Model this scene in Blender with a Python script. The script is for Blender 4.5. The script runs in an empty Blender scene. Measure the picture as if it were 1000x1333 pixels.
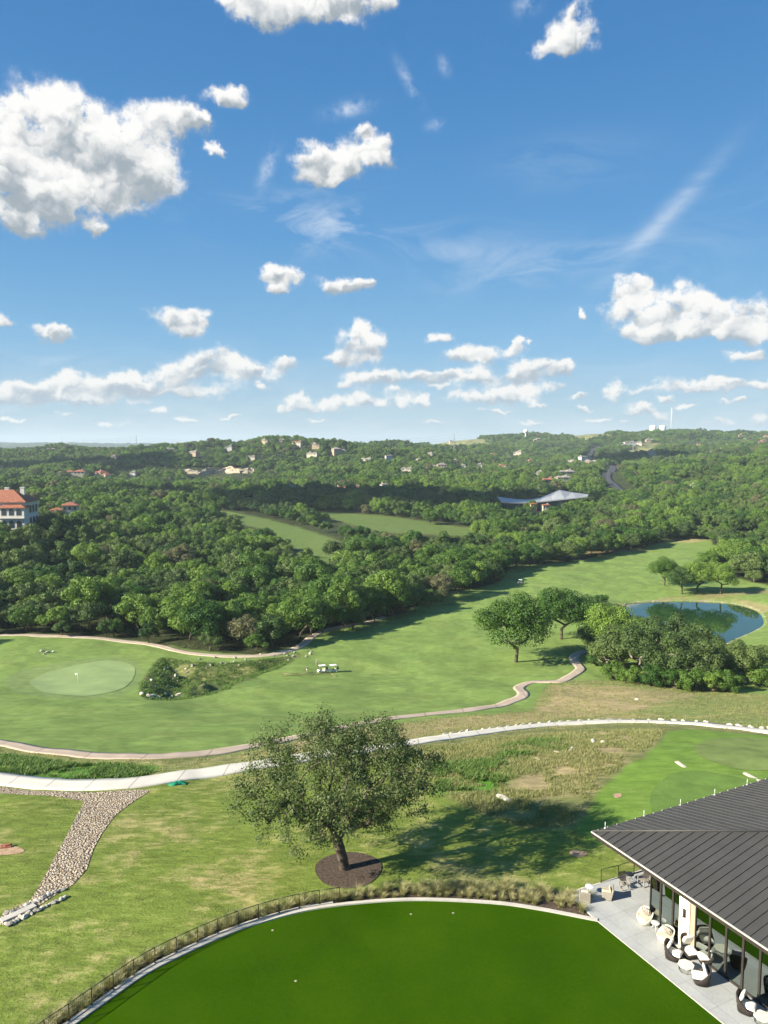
import bpy, math, random
import numpy as np
from mathutils import Vector, Matrix
from mathutils.geometry import delaunay_2d_cdt
R = math.radians
S = bpy.context.scene
COL = S.collection
# ------------------------------------------------------------------ camera numbers
F = 962.0; PITCH = R(5.26); CZ = 34.5
cP, sP = math.cos(PITCH), math.sin(PITCH)
# ------------------------------------------------------------------ noise
def _hash(ix, iy, seed):
    h = (ix.astype(np.int64) * 374761393 + iy.astype(np.int64) * 668265263 + seed * 974634777) & 0x7fffffff
    h = ((h ^ (h >> 13)) * 1274126177) & 0x7fffffff
    h = (h ^ (h >> 16)) & 0x7fffffff
    return h / float(0x7fffffff)
def vnoise(x, y, seed=0):
    x = np.asarray(x, float); y = np.asarray(y, float)
    ix = np.floor(x); iy = np.floor(y); fx = x - ix; fy = y - iy
    fx = fx * fx * fx * (fx * (fx * 6 - 15) + 10); fy = fy * fy * fy * (fy * (fy * 6 - 15) + 10)
    a = _hash(ix, iy, seed); b = _hash(ix + 1, iy, seed); c = _hash(ix, iy + 1, seed); d = _hash(ix + 1, iy + 1, seed)
    return (a * (1 - fx) + b * fx) * (1 - fy) + (c * (1 - fx) + d * fx) * fy * 1.0
def fbm(x, y, seed=0, octv=4, gain=.5):
    s = 0; a = 1; t = 0
    for k in range(octv):
        s = s + a * vnoise(x * 2 ** k + 13.7 * k, y * 2 ** k - 7.1 * k, seed + k); t += a; a *= gain
    return s / t
def sstep(a, b, x):
    t = np.clip((np.asarray(x, float) - a) / (b - a), 0, 1); return t * t * (3 - 2 * t)
# ------------------------------------------------------------------ terrain table: rows forward distance, columns azimuth
COLS = [-400, 0, 150, 300, 450, 600, 740, 870, 1000, 1400]
TAB = [
 (10,   [-.06]*10),
 (50,   [-.06]*10),
 (56,   [-.25]*10),
 (62,   [-.9,-.9,-.9,-.9,-.8,-.7,-.6,-.4,-.3,-.3]),
 (84,   [-3.2,-3.2,-3.2,-3.2,-3,-2.6,-2.2,-1.8,-1.6,-1.6]),
 (95,   [-5.5,-5.5,-5.5,-5.5,-5.3,-5,-4.6,-4.2,-4,-4]),
 (110,  [-9.5,-9.5,-9.5,-9.5,-9.5,-9.5,-9,-8.4,-8.2,-8.2]),
 (130,  [-14.5,-14.5,-14.5,-14.5,-14.5,-14.5,-14.5,-14,-13.6,-13.6]),
 (150,  [-19,-19,-19,-19,-19,-19,-19,-18.7,-18.5,-18.5]),
 (180,  [-23.3]*4+[-23.5]*4+[-23.3]*2),
 (220,  [-25.5]*10),
 (300,  [-22,-24,-26,-27,-27,-26.6,-26.6,-26.6,-26,-25]),
 (380,  [-10,-14,-24,-28,-29,-28,-28,-28,-27,-24]),
 (450,  [-10,-13,-24,-29,-30,-29,-29,-28,-26,-22]),
 (600,  [-8,-12,-19,-26,-27,-27,-27,-26,-17,-6]),
 (800,  [-6,-8,-12,-22,-25,-25,-24,-20,-8,8]),
 (1000, [-24,-24,-22,-20,-22,-22,-20,-13,0,16]),
 (1300, [-12,-12,-8,0,-10,-13,-12,-5,6,24]),
 (1600, [0,-2,8,38,27,-2,0,6,18,34]),
 (2000, [-4,-4,2,22,14,10,22,25,36,40]),
 (2600, [0,0,0,4,0,36,74,76,56,50]),
 (3200, [-10,-10,-10,0,4,20,50,50,40,30]),
 (5000, [-20]*5+[-10]*5),
 (9000, [50,50,46,40,34,30,30,30,30,30]),
 (14000,[-30]*10)]
_us = np.array([(c - 500) / F for c in COLS]); _ls = np.log(np.array([t[0] for t in TAB], float))
_tz = np.array([t[1] for t in TAB], float)
NL, NU = 760, 220
_L = np.linspace(math.log(10), math.log(14000), NL); _U = np.linspace(_us[0], _us[-1], NU)
_tmp = np.array([np.interp(_U, _us, row) for row in _tz])
G0 = np.array([np.interp(_L, _ls, _tmp[:, j]) for j in range(NU)]).T
def _smooth(a, sig, axis):
    n = int(sig * 3); k = np.exp(-.5 * (np.arange(-n, n + 1) / sig) ** 2); k /= k.sum()
    p = np.pad(a, [(n, n) if i == axis else (0, 0) for i in range(2)], mode='edge')
    return np.apply_along_axis(lambda v: np.convolve(v, k, 'valid'), axis, p)
G0 = _smooth(_smooth(G0, 8, 0), 9, 1)
def base_z(x, y):
    x = np.asarray(x, float); y = np.asarray(y, float)
    yy = np.clip(y, 10.01, 13990); u = np.clip(x / yy, _U[0] + 1e-6, _U[-1] - 1e-6)
    a = (np.log(yy) - _L[0]) / (_L[1] - _L[0]); b = (u - _U[0]) / (_U[1] - _U[0])
    i = np.clip(a.astype(int), 0, NL - 2); j = np.clip(b.astype(int), 0, NU - 2); fa = a - i; fb = b - j
    z = (G0[i, j] * (1 - fa) + G0[i + 1, j] * fa) * (1 - fb) + (G0[i, j + 1] * (1 - fa) + G0[i + 1, j + 1] * fa) * fb
    w1 = sstep(95, 150, y) * (1 - sstep(330, 600, y))
    z = z + w1 * ((fbm(x / 26, y / 20, 5, 3) - .5) * 2.2 + (fbm(x / 9, y / 9, 15, 2) - .5) * .35)
    z = z + sstep(60, 84, y) * (1 - sstep(95, 120, y)) * (fbm(x / 6, y / 6, 9, 3) - .5) * .55
    w2 = sstep(450, 1500, y)
    z = z + w2 * ((fbm(x / 260, y / 260, 21, 4) - .5) * 52 + (fbm(x / 75, y / 90, 31, 3) - .5) * 18)
    z = z + sstep(4000, 8000, y) * (fbm(x / 1500, y / 900, 41, 4) - .5) * 30
    return z
# polygons --------------------------------------------------------------
def sdf(poly, x, y):
    """signed distance, negative inside"""
    P = np.asarray(poly, float); x = np.asarray(x, float); y = np.asarray(y, float)
    d = np.full(x.shape, 1e18); ins = np.zeros(x.shape, bool)
    n = len(P)
    for i in range(n):
        ax, ay = P[i]; bx, by = P[(i + 1) % n]; ex, ey = bx - ax, by - ay
        wx, wy = x - ax, y - ay
        t = np.clip((wx * ex + wy * ey) / (ex * ex + ey * ey + 1e-12), 0, 1)
        d = np.minimum(d, (wx - t * ex) ** 2 + (wy - t * ey) ** 2)
        c = (ay > y) != (by > y)
        with np.errstate(divide='ignore', invalid='ignore'):
            xi = ax + (y - ay) * ex / (ey if ey != 0 else 1e-12)
        ins ^= c & (x < xi)
    return np.where(ins, -1, 1) * np.sqrt(d)
def inside_soft(poly, x, y, w, wob=0., ws=6.):
    P = np.asarray(poly, float); out = np.zeros(np.shape(x))
    m = (x > P[:, 0].min() - w * 2 - wob) & (x < P[:, 0].max() + w * 2 + wob) & (y > P[:, 1].min() - w * 2 - wob) & (y < P[:, 1].max() + w * 2 + wob)
    if m.any():
        d = sdf(P, x[m], y[m])
        if wob: d = d + (fbm(x[m] / ws, y[m] / ws, 77, 3) - .5) * 2 * wob
        out[m] = 1 - sstep(-w, w, d)
    return out
def ray(px, py):
    a = (px - 500) / F; b = (666.5 - py) / F
    return (a, cP + b * sP, -sP + b * cP)
def g0(px, py, z=0.):
    d = ray(px, py); t = (z - CZ) / d[2]; return (d[0] * t, d[1] * t)
def pick_f(px, py, fn):
    d = ray(px, py); ys = np.exp(np.linspace(math.log(12), math.log(13500), 4000)) if py < 1290 else np.linspace(12, 200, 4000)
    xs = d[0] / d[1] * ys; zr = CZ + d[2] / d[1] * ys
    below = zr < fn(xs, ys); k = int(np.argmax(below))
    if not below.any(): k = len(ys) - 1
    lo, hi = ys[max(k - 1, 0)], ys[k]
    for _ in range(18):
        m = (lo + hi) / 2
        if CZ + d[2] / d[1] * m < float(fn(np.array([d[0] / d[1] * m]), np.array([m]))[0]): hi = m
        else: lo = m
    return (d[0] / d[1] * hi, hi)
def smooth_closed(pts, n=4):
    P = [Vector((p[0], p[1])) for p in pts]; out = []
    for i in range(len(P)):
        a, b, c, d = P[i - 1], P[i], P[(i + 1) % len(P)], P[(i + 2) % len(P)]
        for k in range(n):
            t = k / n; q = .5 * ((2 * b) + (c - a) * t + (2 * a - 5 * b + 4 * c - d) * t * t + (-a + 3 * b - 3 * c + d) * t ** 3)
            out.append((q.x, q.y))
    return out
def smooth_open(pts, n=6):
    P = [Vector(p) for p in pts]; P = [2 * P[0] - P[1]] + P + [2 * P[-1] - P[-2]]; out = []
    for i in range(1, len(P) - 2):
        a, b, c, d = P[i - 1], P[i], P[i + 1], P[i + 2]
        for k in range(n):
            t = k / n; out.append(.5 * ((2 * b) + (c - a) * t + (2 * a - 5 * b + 4 * c - d) * t * t + (-a + 3 * b - 3 * c + d) * t ** 3))
    out.append(P[-2]); return [tuple(v) for v in out]
def PB(pts): return [pick_f(a, b, base_z) for a, b in pts]
WATER_Z = -28.6
POND = smooth_closed([g0(a, b, WATER_Z) for a, b in [(812, 790), (830, 784.5), (880, 782.5), (930, 784), (965, 788), (990, 797), (998, 812), (985, 822), (960, 833), (940, 842), (905, 846), (860, 842), (825, 820)]], 5)
RAVINE = smooth_closed(PB([(186, 908), (184, 890), (200, 866), (216, 856), (260, 862), (330, 860), (395, 850), (400, 848), (372, 866), (335, 880), (300, 896), (255, 908), (215, 912)]), 4)
HOUSEPAD = None
def tz(x, y):
    x = np.atleast_1d(np.asarray(x, float)); y = np.atleast_1d(np.asarray(y, float))
    z = base_z(x, y)
    P = np.asarray(POND)
    m = (x > P[:, 0].min() - 45) & (x < P[:, 0].max() + 45) & (y > P[:, 1].min() - 45) & (y < P[:, 1].max() + 45)
    if m.any():
        d = sdf(P, x[m], y[m]); k = 1 - sstep(1, 18, d)
        tgt = np.where(d > 0, WATER_Z + .45 + d * .10, WATER_Z + .45 + np.maximum(d, -4) * .5)
        z[m] = z[m] * (1 - k) + tgt * k
    P = np.asarray(RAVINE)
    m = (x > P[:, 0].min() - 5) & (x < P[:, 0].max() + 5) & (y > P[:, 1].min() - 5) & (y < P[:, 1].max() + 5)
    if m.any():
        d = sdf(P, x[m], y[m]); k = 1 - sstep(-9, .2, d)
        z[m] = z[m] - k * (2.9 + (fbm(x[m] / 5, y[m] / 5, 61, 3) - .5) * 3.5)
    # the mansion stands on a knoll, the cliff is a scarp under the far ridge
    d = np.hypot(x + 190, y - 372); m = d < 60
    z[m] = z[m] * (sstep(18, 60, d[m])) + (-14) * (1 - sstep(18, 60, d[m]))
    return z
def T(x, y): return float(tz([x], [y])[0])
def pick(px, py):
    x, y = pick_f(px, py, lambda a, b: tz(a, b)); return (x, y, T(x, y))
def W(pts): return [pick(a, b)[:2] for a, b in pts]
def project(x, y, z):
    zc = y * cP - (z - CZ) * sP; yc = y * sP + (z - CZ) * cP
    return 500 + F * x / zc, 666.5 - F * yc / zc
# ------------------------------------------------------------------ object helpers
def tag(o, label=None, cat=None, group=None, kind=None):
    if label: o['label'] = label
    if cat: o['category'] = cat
    if group: o['group'] = group
    if kind: o['kind'] = kind
    return o
def empty(name, loc=(0, 0, 0), rz=0., label=None, cat=None, group=None):
    o = bpy.data.objects.new(name, None); COL.objects.link(o); o.empty_display_size = .3
    o.location = loc; o.rotation_euler = (0, 0, rz); return tag(o, label, cat, group)
def np_mesh(name, verts, faces, mats=(), smooth=False, fm=None):
    """verts (n,3) array, faces (m,k) array of equal-sized polygons"""
    me = bpy.data.meshes.new(name); v = np.asarray(verts, np.float32); f = np.asarray(faces, np.int32)
    me.vertices.add(len(v)); me.vertices.foreach_set('co', v.ravel())
    k = f.shape[1]; me.loops.add(f.size); me.loops.foreach_set('vertex_index', f.ravel())
    me.polygons.add(len(f)); me.polygons.foreach_set('loop_start', np.arange(0, f.size, k, dtype=np.int32))
    me.polygons.foreach_set('loop_total', np.full(len(f), k, np.int32))
    if smooth: me.polygons.foreach_set('use_smooth', np.ones(len(f), bool))
    for m in mats: me.materials.append(m)
    if fm is not None: me.polygons.foreach_set('material_index', np.asarray(fm, np.int32))
    me.update(calc_edges=True); return me
def link(name, me, parent=None, loc=None):
    o = bpy.data.objects.new(name, me); COL.objects.link(o)
    if parent: o.parent = parent
    if loc: o.location = loc
    return o
class MB:
    def __init__(s): s.v = []; s.f = []; s.sm = []
    def add(s, vs, fs, sm=False):
        n = len(s.v); s.v += [tuple(v) for v in vs]; s.f += [tuple(i + n for i in f) for f in fs]; s.sm += [sm] * len(fs)
    def box(s, c, d, rz=0., rx=0., ry=0., taper=1.):
        M = Matrix.Translation(c) @ Matrix.Rotation(rz, 4, 'Z') @ Matrix.Rotation(ry, 4, 'Y') @ Matrix.Rotation(rx, 4, 'X')
        vs = []
        for z in (-.5, .5):
            t = taper if z > 0 else 1
            for x, y in ((-.5, -.5), (.5, -.5), (.5, .5), (-.5, .5)): vs.append(M @ Vector((x * d[0] * t, y * d[1] * t, z * d[2])))
        s.add(vs, [(3, 2, 1, 0), (4, 5, 6, 7), (0, 1, 5, 4), (1, 2, 6, 5), (2, 3, 7, 6), (3, 0, 4, 7)])
    def tube(s, pts, r, n=6, cap=True):
        pts = [Vector(p) for p in pts]; rs = r if isinstance(r, (list, tuple)) else [r] * len(pts); vs = []
        prev = None
        for i, p in enumerate(pts):
            t = (pts[min(i + 1, len(pts) - 1)] - pts[max(i - 1, 0)]).normalized()
            a = prev - t * prev.dot(t) if prev else (Vector((0, 0, 1)).cross(t) if abs(t.z) < .9 else Vector((1, 0, 0)).cross(t))
            a.normalize(); prev = a; b = t.cross(a)
            for k in range(n):
                q = 2 * math.pi * k / n; vs.append(p + (a * math.cos(q) + b * math.sin(q)) * rs[i])
        fs = [(i * n + k, i * n + (k + 1) % n, (i + 1) * n + (k + 1) % n, (i + 1) * n + k) for i in range(len(pts) - 1) for k in range(n)]
        if cap: fs += [tuple(range(n - 1, -1, -1)), tuple(range((len(pts) - 1) * n, len(pts) * n))]
        s.add(vs, fs, True)
    def lathe(s, prof, n=20, c=(0, 0, 0), sx=1., sy=1.):
        vs = [(c[0] + r * math.cos(2 * math.pi * k / n) * sx, c[1] + r * math.sin(2 * math.pi * k / n) * sy, c[2] + z) for r, z in prof for k in range(n)]
        fs = [(i * n + k, i * n + (k + 1) % n, (i + 1) * n + (k + 1) % n, (i + 1) * n + k) for i in range(len(prof) - 1) for k in range(n)]
        fs += [tuple(range(n - 1, -1, -1)), tuple(range((len(prof) - 1) * n, len(prof) * n))]
        s.add(vs, fs, True)
    def prism(s, poly, z0, z1):
        n = len(poly); vs = [(p[0], p[1], z0) for p in poly] + [(p[0], p[1], z1) for p in poly]
        s.add(vs, [tuple(range(n - 1, -1, -1)), tuple(range(n, 2 * n))] + [(i, (i + 1) % n, n + (i + 1) % n, n + i) for i in range(n)])
    def extrude(s, pts3, vec):
        n = len(pts3); v = Vector(vec); vs = [Vector(p) for p in pts3] + [Vector(p) + v for p in pts3]
        s.add(vs, [tuple(range(n - 1, -1, -1)), tuple(range(n, 2 * n))] + [(i, (i + 1) % n, n + (i + 1) % n, n + i) for i in range(n)])
    def mesh(s, name, mat):
        me = bpy.data.meshes.new(name); me.from_pydata(s.v, [], s.f)
        me.polygons.foreach_set('use_smooth', s.sm); me.materials.append(mat); me.update()
        import bmesh
        b = bmesh.new(); b.from_mesh(me); bmesh.ops.recalc_face_normals(b, faces=b.faces); b.to_mesh(me); b.free()
        return me
    def build(s, name, mat, parent=None, bevel=0.):
        o = link(name, s.mesh(name, mat), parent)
        if bevel:
            m = o.modifiers.new('bevel', 'BEVEL'); m.width = bevel; m.segments = 2; m.limit_method = 'ANGLE'
        return o
def kids(o): return [c for c in KID.get(o.name, [])]
KID = {}
def reg_children():
    KID.clear()
    for o in S.objects:
        if o.parent: KID.setdefault(o.parent.name, []).append(o)
def copy_tree(o, parent=None):
    c = o.copy(); COL.objects.link(c); c.parent = parent
    for ch in KID.get(o.name, []): copy_tree(ch, c)
    return c
# ------------------------------------------------------------------ materials
class N:
    def __init__(s, tree): s.t = tree; s.n = tree.nodes; s.l = tree.links
    def new(s, typ, **kw):
        n = s.n.new(typ)
        for k, v in kw.items():
            if k.startswith('i_'): s.set(n, k[2:], v)
            else: setattr(n, k, v)
        return n
    def set(s, n, key, v):
        key = int(key) if isinstance(key, str) and key.isdigit() else key.replace('_', ' ') if isinstance(key, str) else key
        sock = n.inputs[key]
        if hasattr(v, 'is_output') or isinstance(v, bpy.types.NodeSocket): s.l.new(v, sock)
        else:
            if hasattr(sock.default_value, '__len__') and not hasattr(v, '__len__'): v = [v] * len(sock.default_value)
            if hasattr(v, '__len__') and hasattr(sock.default_value, '__len__') and len(v) == 3 and len(sock.default_value) == 4: v = (*v, 1)
            sock.default_value = v
    def math(s, op, a, b=None, c=None, clamp=False):
        n = s.n.new('ShaderNodeMath'); n.operation = op; n.use_clamp = clamp
        for i, v in enumerate((a, b, c)):
            if v is not None: s.set(n, str(i), v)
        return n.outputs[0]
    def vmath(s, op, a, b=None, c=None, out=0):
        n = s.n.new('ShaderNodeVectorMath'); n.operation = op
        for i, v in enumerate((a, b, c)):
            if v is not None:
                if i == 1 and op == 'SCALE': s.set(n, 'Scale', v)
                else: s.set(n, str(i), v)
        return n.outputs[out]
    def mix(s, f, a, b, blend='MIX'):
        n = s.n.new('ShaderNodeMix'); n.data_type = 'RGBA'; n.blend_type = blend
        for k, v in ((0, f), (6, a), (7, b)):
            sock = n.inputs[k]
            if isinstance(v, bpy.types.NodeSocket): s.l.new(v, sock)
            else: sock.default_value = v if k == 0 else (*v[:3], 1)
        return n.outputs[2]
    def noise(s, vec, scale, detail=4, rough=.5, dist=0., col=False, norm=True):
        n = s.n.new('ShaderNodeTexNoise'); n.normalize = norm
        if vec is not None: s.l.new(vec, n.inputs['Vector'])
        n.inputs['Scale'].default_value = scale; n.inputs['Detail'].default_value = detail; n.inputs['Roughness'].default_value = rough
        n.inputs['Distortion'].default_value = dist
        return n.outputs[1 if col else 0]
    def ramp(s, f, a, b, lo=0., hi=1., smooth=False):
        n = s.n.new('ShaderNodeMapRange'); n.clamp = True
        if smooth: n.interpolation_type = 'SMOOTHSTEP'
        s.l.new(f, n.inputs[0])
        for i, v in enumerate((a, b, lo, hi)): n.inputs[i + 1].default_value = v
        return n.outputs[0]
def new_mat(name):
    m = bpy.data.materials.new(name); m.use_nodes = True; nt = m.node_tree; nt.nodes.clear(); n = N(nt)
    out = n.new('ShaderNodeOutputMaterial'); return m, n, out
def principled(n, out, col, rough=.6, spec=.3, metal=0., normal=None):
    p = n.new('ShaderNodeBsdfPrincipled')
    n.set(p, 'Base Color', col); n.set(p, 'Roughness', rough); n.set(p, 'Specular IOR Level', spec); n.set(p, 'Metallic', metal)
    if normal is not None: n.l.new(normal, p.inputs['Normal'])
    n.l.new(p.outputs[0], out.inputs[0]); return p
def bump(n, h, strength, dist):
    b = n.new('ShaderNodeBump'); b.inputs['Strength'].default_value = strength; b.inputs['Distance'].default_value = dist
    n.l.new(h, b.inputs['Height']); return b.outputs[0]
def simple(name, col, rough=.6, spec=.3, metal=0., var=.15, vs=3., bs=None, bd=.01, detail=5, obj=True):
    """a plain material whose colour wanders a little, with optional fine relief"""
    m, n, out = new_mat(name); tc = n.new('ShaderNodeTexCoord').outputs['Object' if obj else 'Generated']
    f = n.noise(tc, vs, detail, .6); f2 = n.noise(tc, vs * 7, 3, .6)
    f = n.math('ADD', n.math('MULTIPLY', f, .7), n.math('MULTIPLY', f2, .3))
    lo = tuple(c * (1 - var * 1.6) for c in col); hi = tuple(min(1, c * (1 + var * 1.6)) for c in col)
    c = n.mix(n.ramp(f, .3, .7), lo, hi)
    nm = bump(n, n.noise(tc, bs, 4, .6), .6, bd) if bs else None
    principled(n, out, c, rough, spec, metal, nm); return m
M = {}
M['concrete'] = simple('pale_concrete', (.50, .47, .41), .85, .2, var=.10, vs=.8, bs=9, bd=.004)
M['patio'] = simple('patio_concrete', (.34, .34, .335), .7, .3, var=.14, vs=.45, bs=12, bd=.003)
M['cartpath'] = simple('tan_path', (.43, .35, .27), .9, .15, var=.14, vs=.5, bs=6, bd=.006)
M['white_paint'] = simple('cream_stucco', (.78, .74, .62), .85, .2, var=.05, vs=2, bs=30, bd=.004)
M['limestone'] = simple('white_limestone', (.50, .46, .37), .9, .15, var=.22, vs=2.2, bs=5, bd=.05)
M['greyrock'] = simple('grey_rock', (.27, .25, .22), .95, .1, var=.4, vs=1.4, bs=4, bd=.08)
M['black'] = simple('black_metal', (.018, .017, .016), .45, .5, var=.2)
M['bronze'] = simple('bronze_frame', (.035, .028, .022), .5, .4, var=.2)
M['wicker'] = simple('dark_wicker', (.035, .028, .024), .75, .3, var=.35, vs=20, bs=60, bd=.01)
M['greywicker'] = simple('grey_wicker', (.30, .27, .22), .8, .25, var=.25, vs=18, bs=55, bd=.01)
M['whitewicker'] = simple('cream_wicker', (.72, .66, .52), .75, .3, var=.14, vs=18, bs=50, bd=.01)
M['cushion'] = simple('white_cushion', (.80, .76, .68), .9, .15, var=.05, vs=4, bs=6, bd=.015)
M['sand_cushion'] = simple('sand_cushion', (.62, .54, .40), .9, .15, var=.08, vs=4, bs=6, bd=.015)
M['tabletop'] = simple('cream_table', (.72, .68, .55), .5, .4, var=.06)
M['bark'] = simple('oak_bark', (.105, .085, .065), .95, .1, var=.4, vs=3, bs=9, bd=.05)
M['palebark'] = simple('pale_bark', (.23, .20, .16), .95, .1, var=.3, vs=3)
M['wood'] = simple('weathered_wood', (.25, .19, .12), .85, .2, var=.3, vs=5)
M['white'] = simple('white_plastic', (.80, .80, .77), .4, .5, var=.03)
M['terracotta'] = simple('terracotta_tile', (.29, .115, .07), .85, .2, var=.3, vs=1.5, bs=3, bd=.06)
M['greyroof'] = simple('grey_shingle', (.22, .20, .18), .9, .2, var=.25, vs=.8, bs=3, bd=.03)
M['paleroof'] = simple('pale_roof', (.30, .26, .23), .85, .2, var=.2, vs=.8)
M['cream_wall'] = simple('cream_wall', (.46, .41, .32), .9, .2, var=.08, vs=.4)
M['tan_wall'] = simple('tan_wall', (.36, .29, .20), .9, .2, var=.15, vs=.4)
M['white_wall'] = simple('white_wall', (.56, .54, .49), .9, .2, var=.05, vs=.4)
M['pane'] = simple('dark_window', (.03, .04, .045), .12, .7, var=.2)
M['mulch'] = simple('bark_mulch', (.088, .066, .050), .95, .1, var=.5, vs=6, bs=16, bd=.06)
M['soil'] = simple('bare_soil', (.40, .27, .17), .95, .1, var=.25, vs=2, bs=8, bd=.04)
M['asphalt'] = simple('asphalt', (.055, .056, .06), .85, .3, var=.15, vs=.2)
M['greycanopy'] = simple('grey_canopy_metal', (.30, .31, .32), .5, .4, var=.08, vs=.1)
M['skin'] = simple('skin', (.50, .30, .21), .6, .3, var=.05)
M['navy'] = simple('navy_cloth', (.03, .05, .10), .9, .1, var=.1)
M['pale_cloth'] = simple('pale_cloth', (.70, .72, .74), .9, .1, var=.05)
M['khaki'] = simple('khaki_cloth', (.42, .36, .26), .9, .1, var=.05)
M['hair'] = simple('dark_hair', (.03, .02, .015), .7, .3)
M['rubber'] = simple('black_rubber', (.02, .02, .02), .8, .2)
M['green_net'] = simple('green_netting', (.01, .22, .12), .6, .3, var=.3, vs=6)
M['sandstone'] = simple('pale_cliff', (.34, .29, .22), .95, .1, var=.35, vs=.25, bs=.5, bd=1.5)
# ------------------------------------------------------------------ the ground
def grass_mat(name, kind):
    """turf from a measured base colour per place, dry patches, mower streaks and blade relief"""
    m, n, out = new_mat(name)
    co = n.new('ShaderNodeTexCoord').outputs['Object']
    mp = n.new('ShaderNodeMapping'); n.l.new(co, mp.inputs[0]); mp.inputs['Rotation'].default_value = (0, 0, R(-58)); mp.inputs['Scale'].default_value = (.45, 1.4, 1)
    base = n.new('ShaderNodeAttribute', attribute_name='Col').outputs['Color']
    dry = n.new('ShaderNodeAttribute', attribute_name='dry').outputs['Fac']
    n1 = n.noise(co, .10, 5, .62); n2 = n.noise(mp.outputs[0], 1.1, 5, .65); n3 = n.noise(co, 6, 3, .7); n4 = n.noise(co, .45, 4, .6)
    patch = n.math('ADD', n.math('MULTIPLY', n1, .5), n.math('ADD', n.math('MULTIPLY', n2, .3), n.math('MULTIPLY', n4, .25)))
    f = n.math('MULTIPLY', n.ramp(patch, .50, .66, smooth=True), dry, clamp=True)
    c = n.mix(f, base, (.36, .29, .135))
    v = n.math('ADD', n.math('MULTIPLY', n2, .55), n.math('MULTIPLY', n3, .45))
    amt = (.52, 1.48) if kind == 'rough' else (.72, 1.28)
    k = n.ramp(v, .3, .7, *amt)
    c = n.mix(1, c, n.vmath('SCALE', (1, 1, 1), k), 'MULTIPLY')
    k2 = n.ramp(n4, .35, .65, .90, 1.1); c = n.mix(1, c, n.vmath('SCALE', (1, 1, 1), k2), 'MULTIPLY')
    h = n.math('ADD', n.math('MULTIPLY', n2, 1.), n.math('MULTIPLY', n3, .35))
    principled(n, out, c, .9, .12, 0, bump(n, h, 1., .16 if kind == 'rough' else .05)); return m
GM = {'lawn': grass_mat('lawn_grass', 'rough'), 'fairway': grass_mat('mown_fairway', 'mown'), 'meadow': grass_mat('dry_meadow_grass', 'rough')}
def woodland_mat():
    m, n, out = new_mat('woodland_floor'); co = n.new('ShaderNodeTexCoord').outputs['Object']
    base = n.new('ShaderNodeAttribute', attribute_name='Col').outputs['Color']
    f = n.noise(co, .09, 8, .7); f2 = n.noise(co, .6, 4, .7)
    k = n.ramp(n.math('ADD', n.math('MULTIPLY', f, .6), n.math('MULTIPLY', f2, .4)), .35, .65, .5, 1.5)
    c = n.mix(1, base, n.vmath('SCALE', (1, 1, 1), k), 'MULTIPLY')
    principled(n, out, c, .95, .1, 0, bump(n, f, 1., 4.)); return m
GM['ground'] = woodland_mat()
us = np.concatenate([np.linspace(-1.3, -.64, 30), np.arange(-.62, .6201, .0022), np.linspace(.64, 1.3, 30)])
ys = np.concatenate([[-150, -40, 5], np.arange(12, 38, 3.), np.exp(np.arange(math.log(38), math.log(13900), .0076))])
YY = np.repeat(ys[:, None], len(us), 1); XX = us[None, :] * np.maximum(YY, 45)
X1, Y1 = XX.ravel(), YY.ravel()
Z1 = tz(X1, Y1)
# land cover polygons, traced on the ground
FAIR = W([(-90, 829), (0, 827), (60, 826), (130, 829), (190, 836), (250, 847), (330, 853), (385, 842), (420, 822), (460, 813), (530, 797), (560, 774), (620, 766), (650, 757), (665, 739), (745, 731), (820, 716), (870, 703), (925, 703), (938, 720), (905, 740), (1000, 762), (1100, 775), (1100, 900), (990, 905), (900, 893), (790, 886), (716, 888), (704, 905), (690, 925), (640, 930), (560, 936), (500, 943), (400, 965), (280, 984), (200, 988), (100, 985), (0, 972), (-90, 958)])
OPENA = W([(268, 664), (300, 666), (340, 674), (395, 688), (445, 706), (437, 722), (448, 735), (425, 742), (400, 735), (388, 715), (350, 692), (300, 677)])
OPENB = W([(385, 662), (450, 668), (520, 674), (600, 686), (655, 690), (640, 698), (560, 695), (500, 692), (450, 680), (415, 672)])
DRYS = W([(-60, 965), (0, 975), (120, 990), (240, 992), (350, 972), (480, 944), (560, 936), (640, 930), (690, 925), (704, 905), (716, 888), (800, 886), (900, 893), (1000, 905), (1060, 915), (1060, 965), (1000, 956), (900, 945), (780, 944), (660, 954), (540, 971), (400, 989), (250, 1013), (180, 1024), (0, 1020), (-60, 1010)])
TAN1 = W([(330, 985), (480, 946), (700, 926), (725, 893), (800, 893), (905, 905), (830, 925), (700, 938), (560, 955), (420, 978), (340, 990)])
LUSH1 = W([(-60, 975), (0, 983), (90, 994), (160, 996), (215, 1000), (170, 1017), (60, 1018), (0, 1013), (-60, 1005)])
MEAD = W([(545, 975), (640, 962), (780, 950), (872, 951), (858, 968), (800, 1006), (775, 1035), (750, 1070), (690, 1080), (630, 1060), (590, 1040), (545, 1000)])
TAN2 = W([(600, 968), (700, 955), (865, 950), (845, 968), (795, 1003), (755, 1035), (705, 1045), (670, 1025), (700, 1000), (660, 990)])
LUSH2 = W([(560, 1000), (600, 992), (650, 990), (672, 1005), (640, 1028), (575, 1030)])
LUSH3 = W([(690, 962), (740, 960), (738, 978), (700, 982), (640, 990), (635, 978)])
TEES = W([(868, 952), (905, 949), (1000, 958), (1080, 972), (1200, 1000), (1200, 1110), (770, 1100), (748, 1078), (772, 1040), (800, 1010), (838, 985), (862, 965)])
TAWN = W([(150, 1140), (230, 1060), (330, 1075), (420, 1150), (330, 1190), (200, 1250), (120, 1300), (20, 1290), (60, 1200)])
GREENMEAD = W([(720, 885), (1000, 903), (1100, 915), (1100, 955), (1000, 948), (860, 932), (760, 930)])
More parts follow.
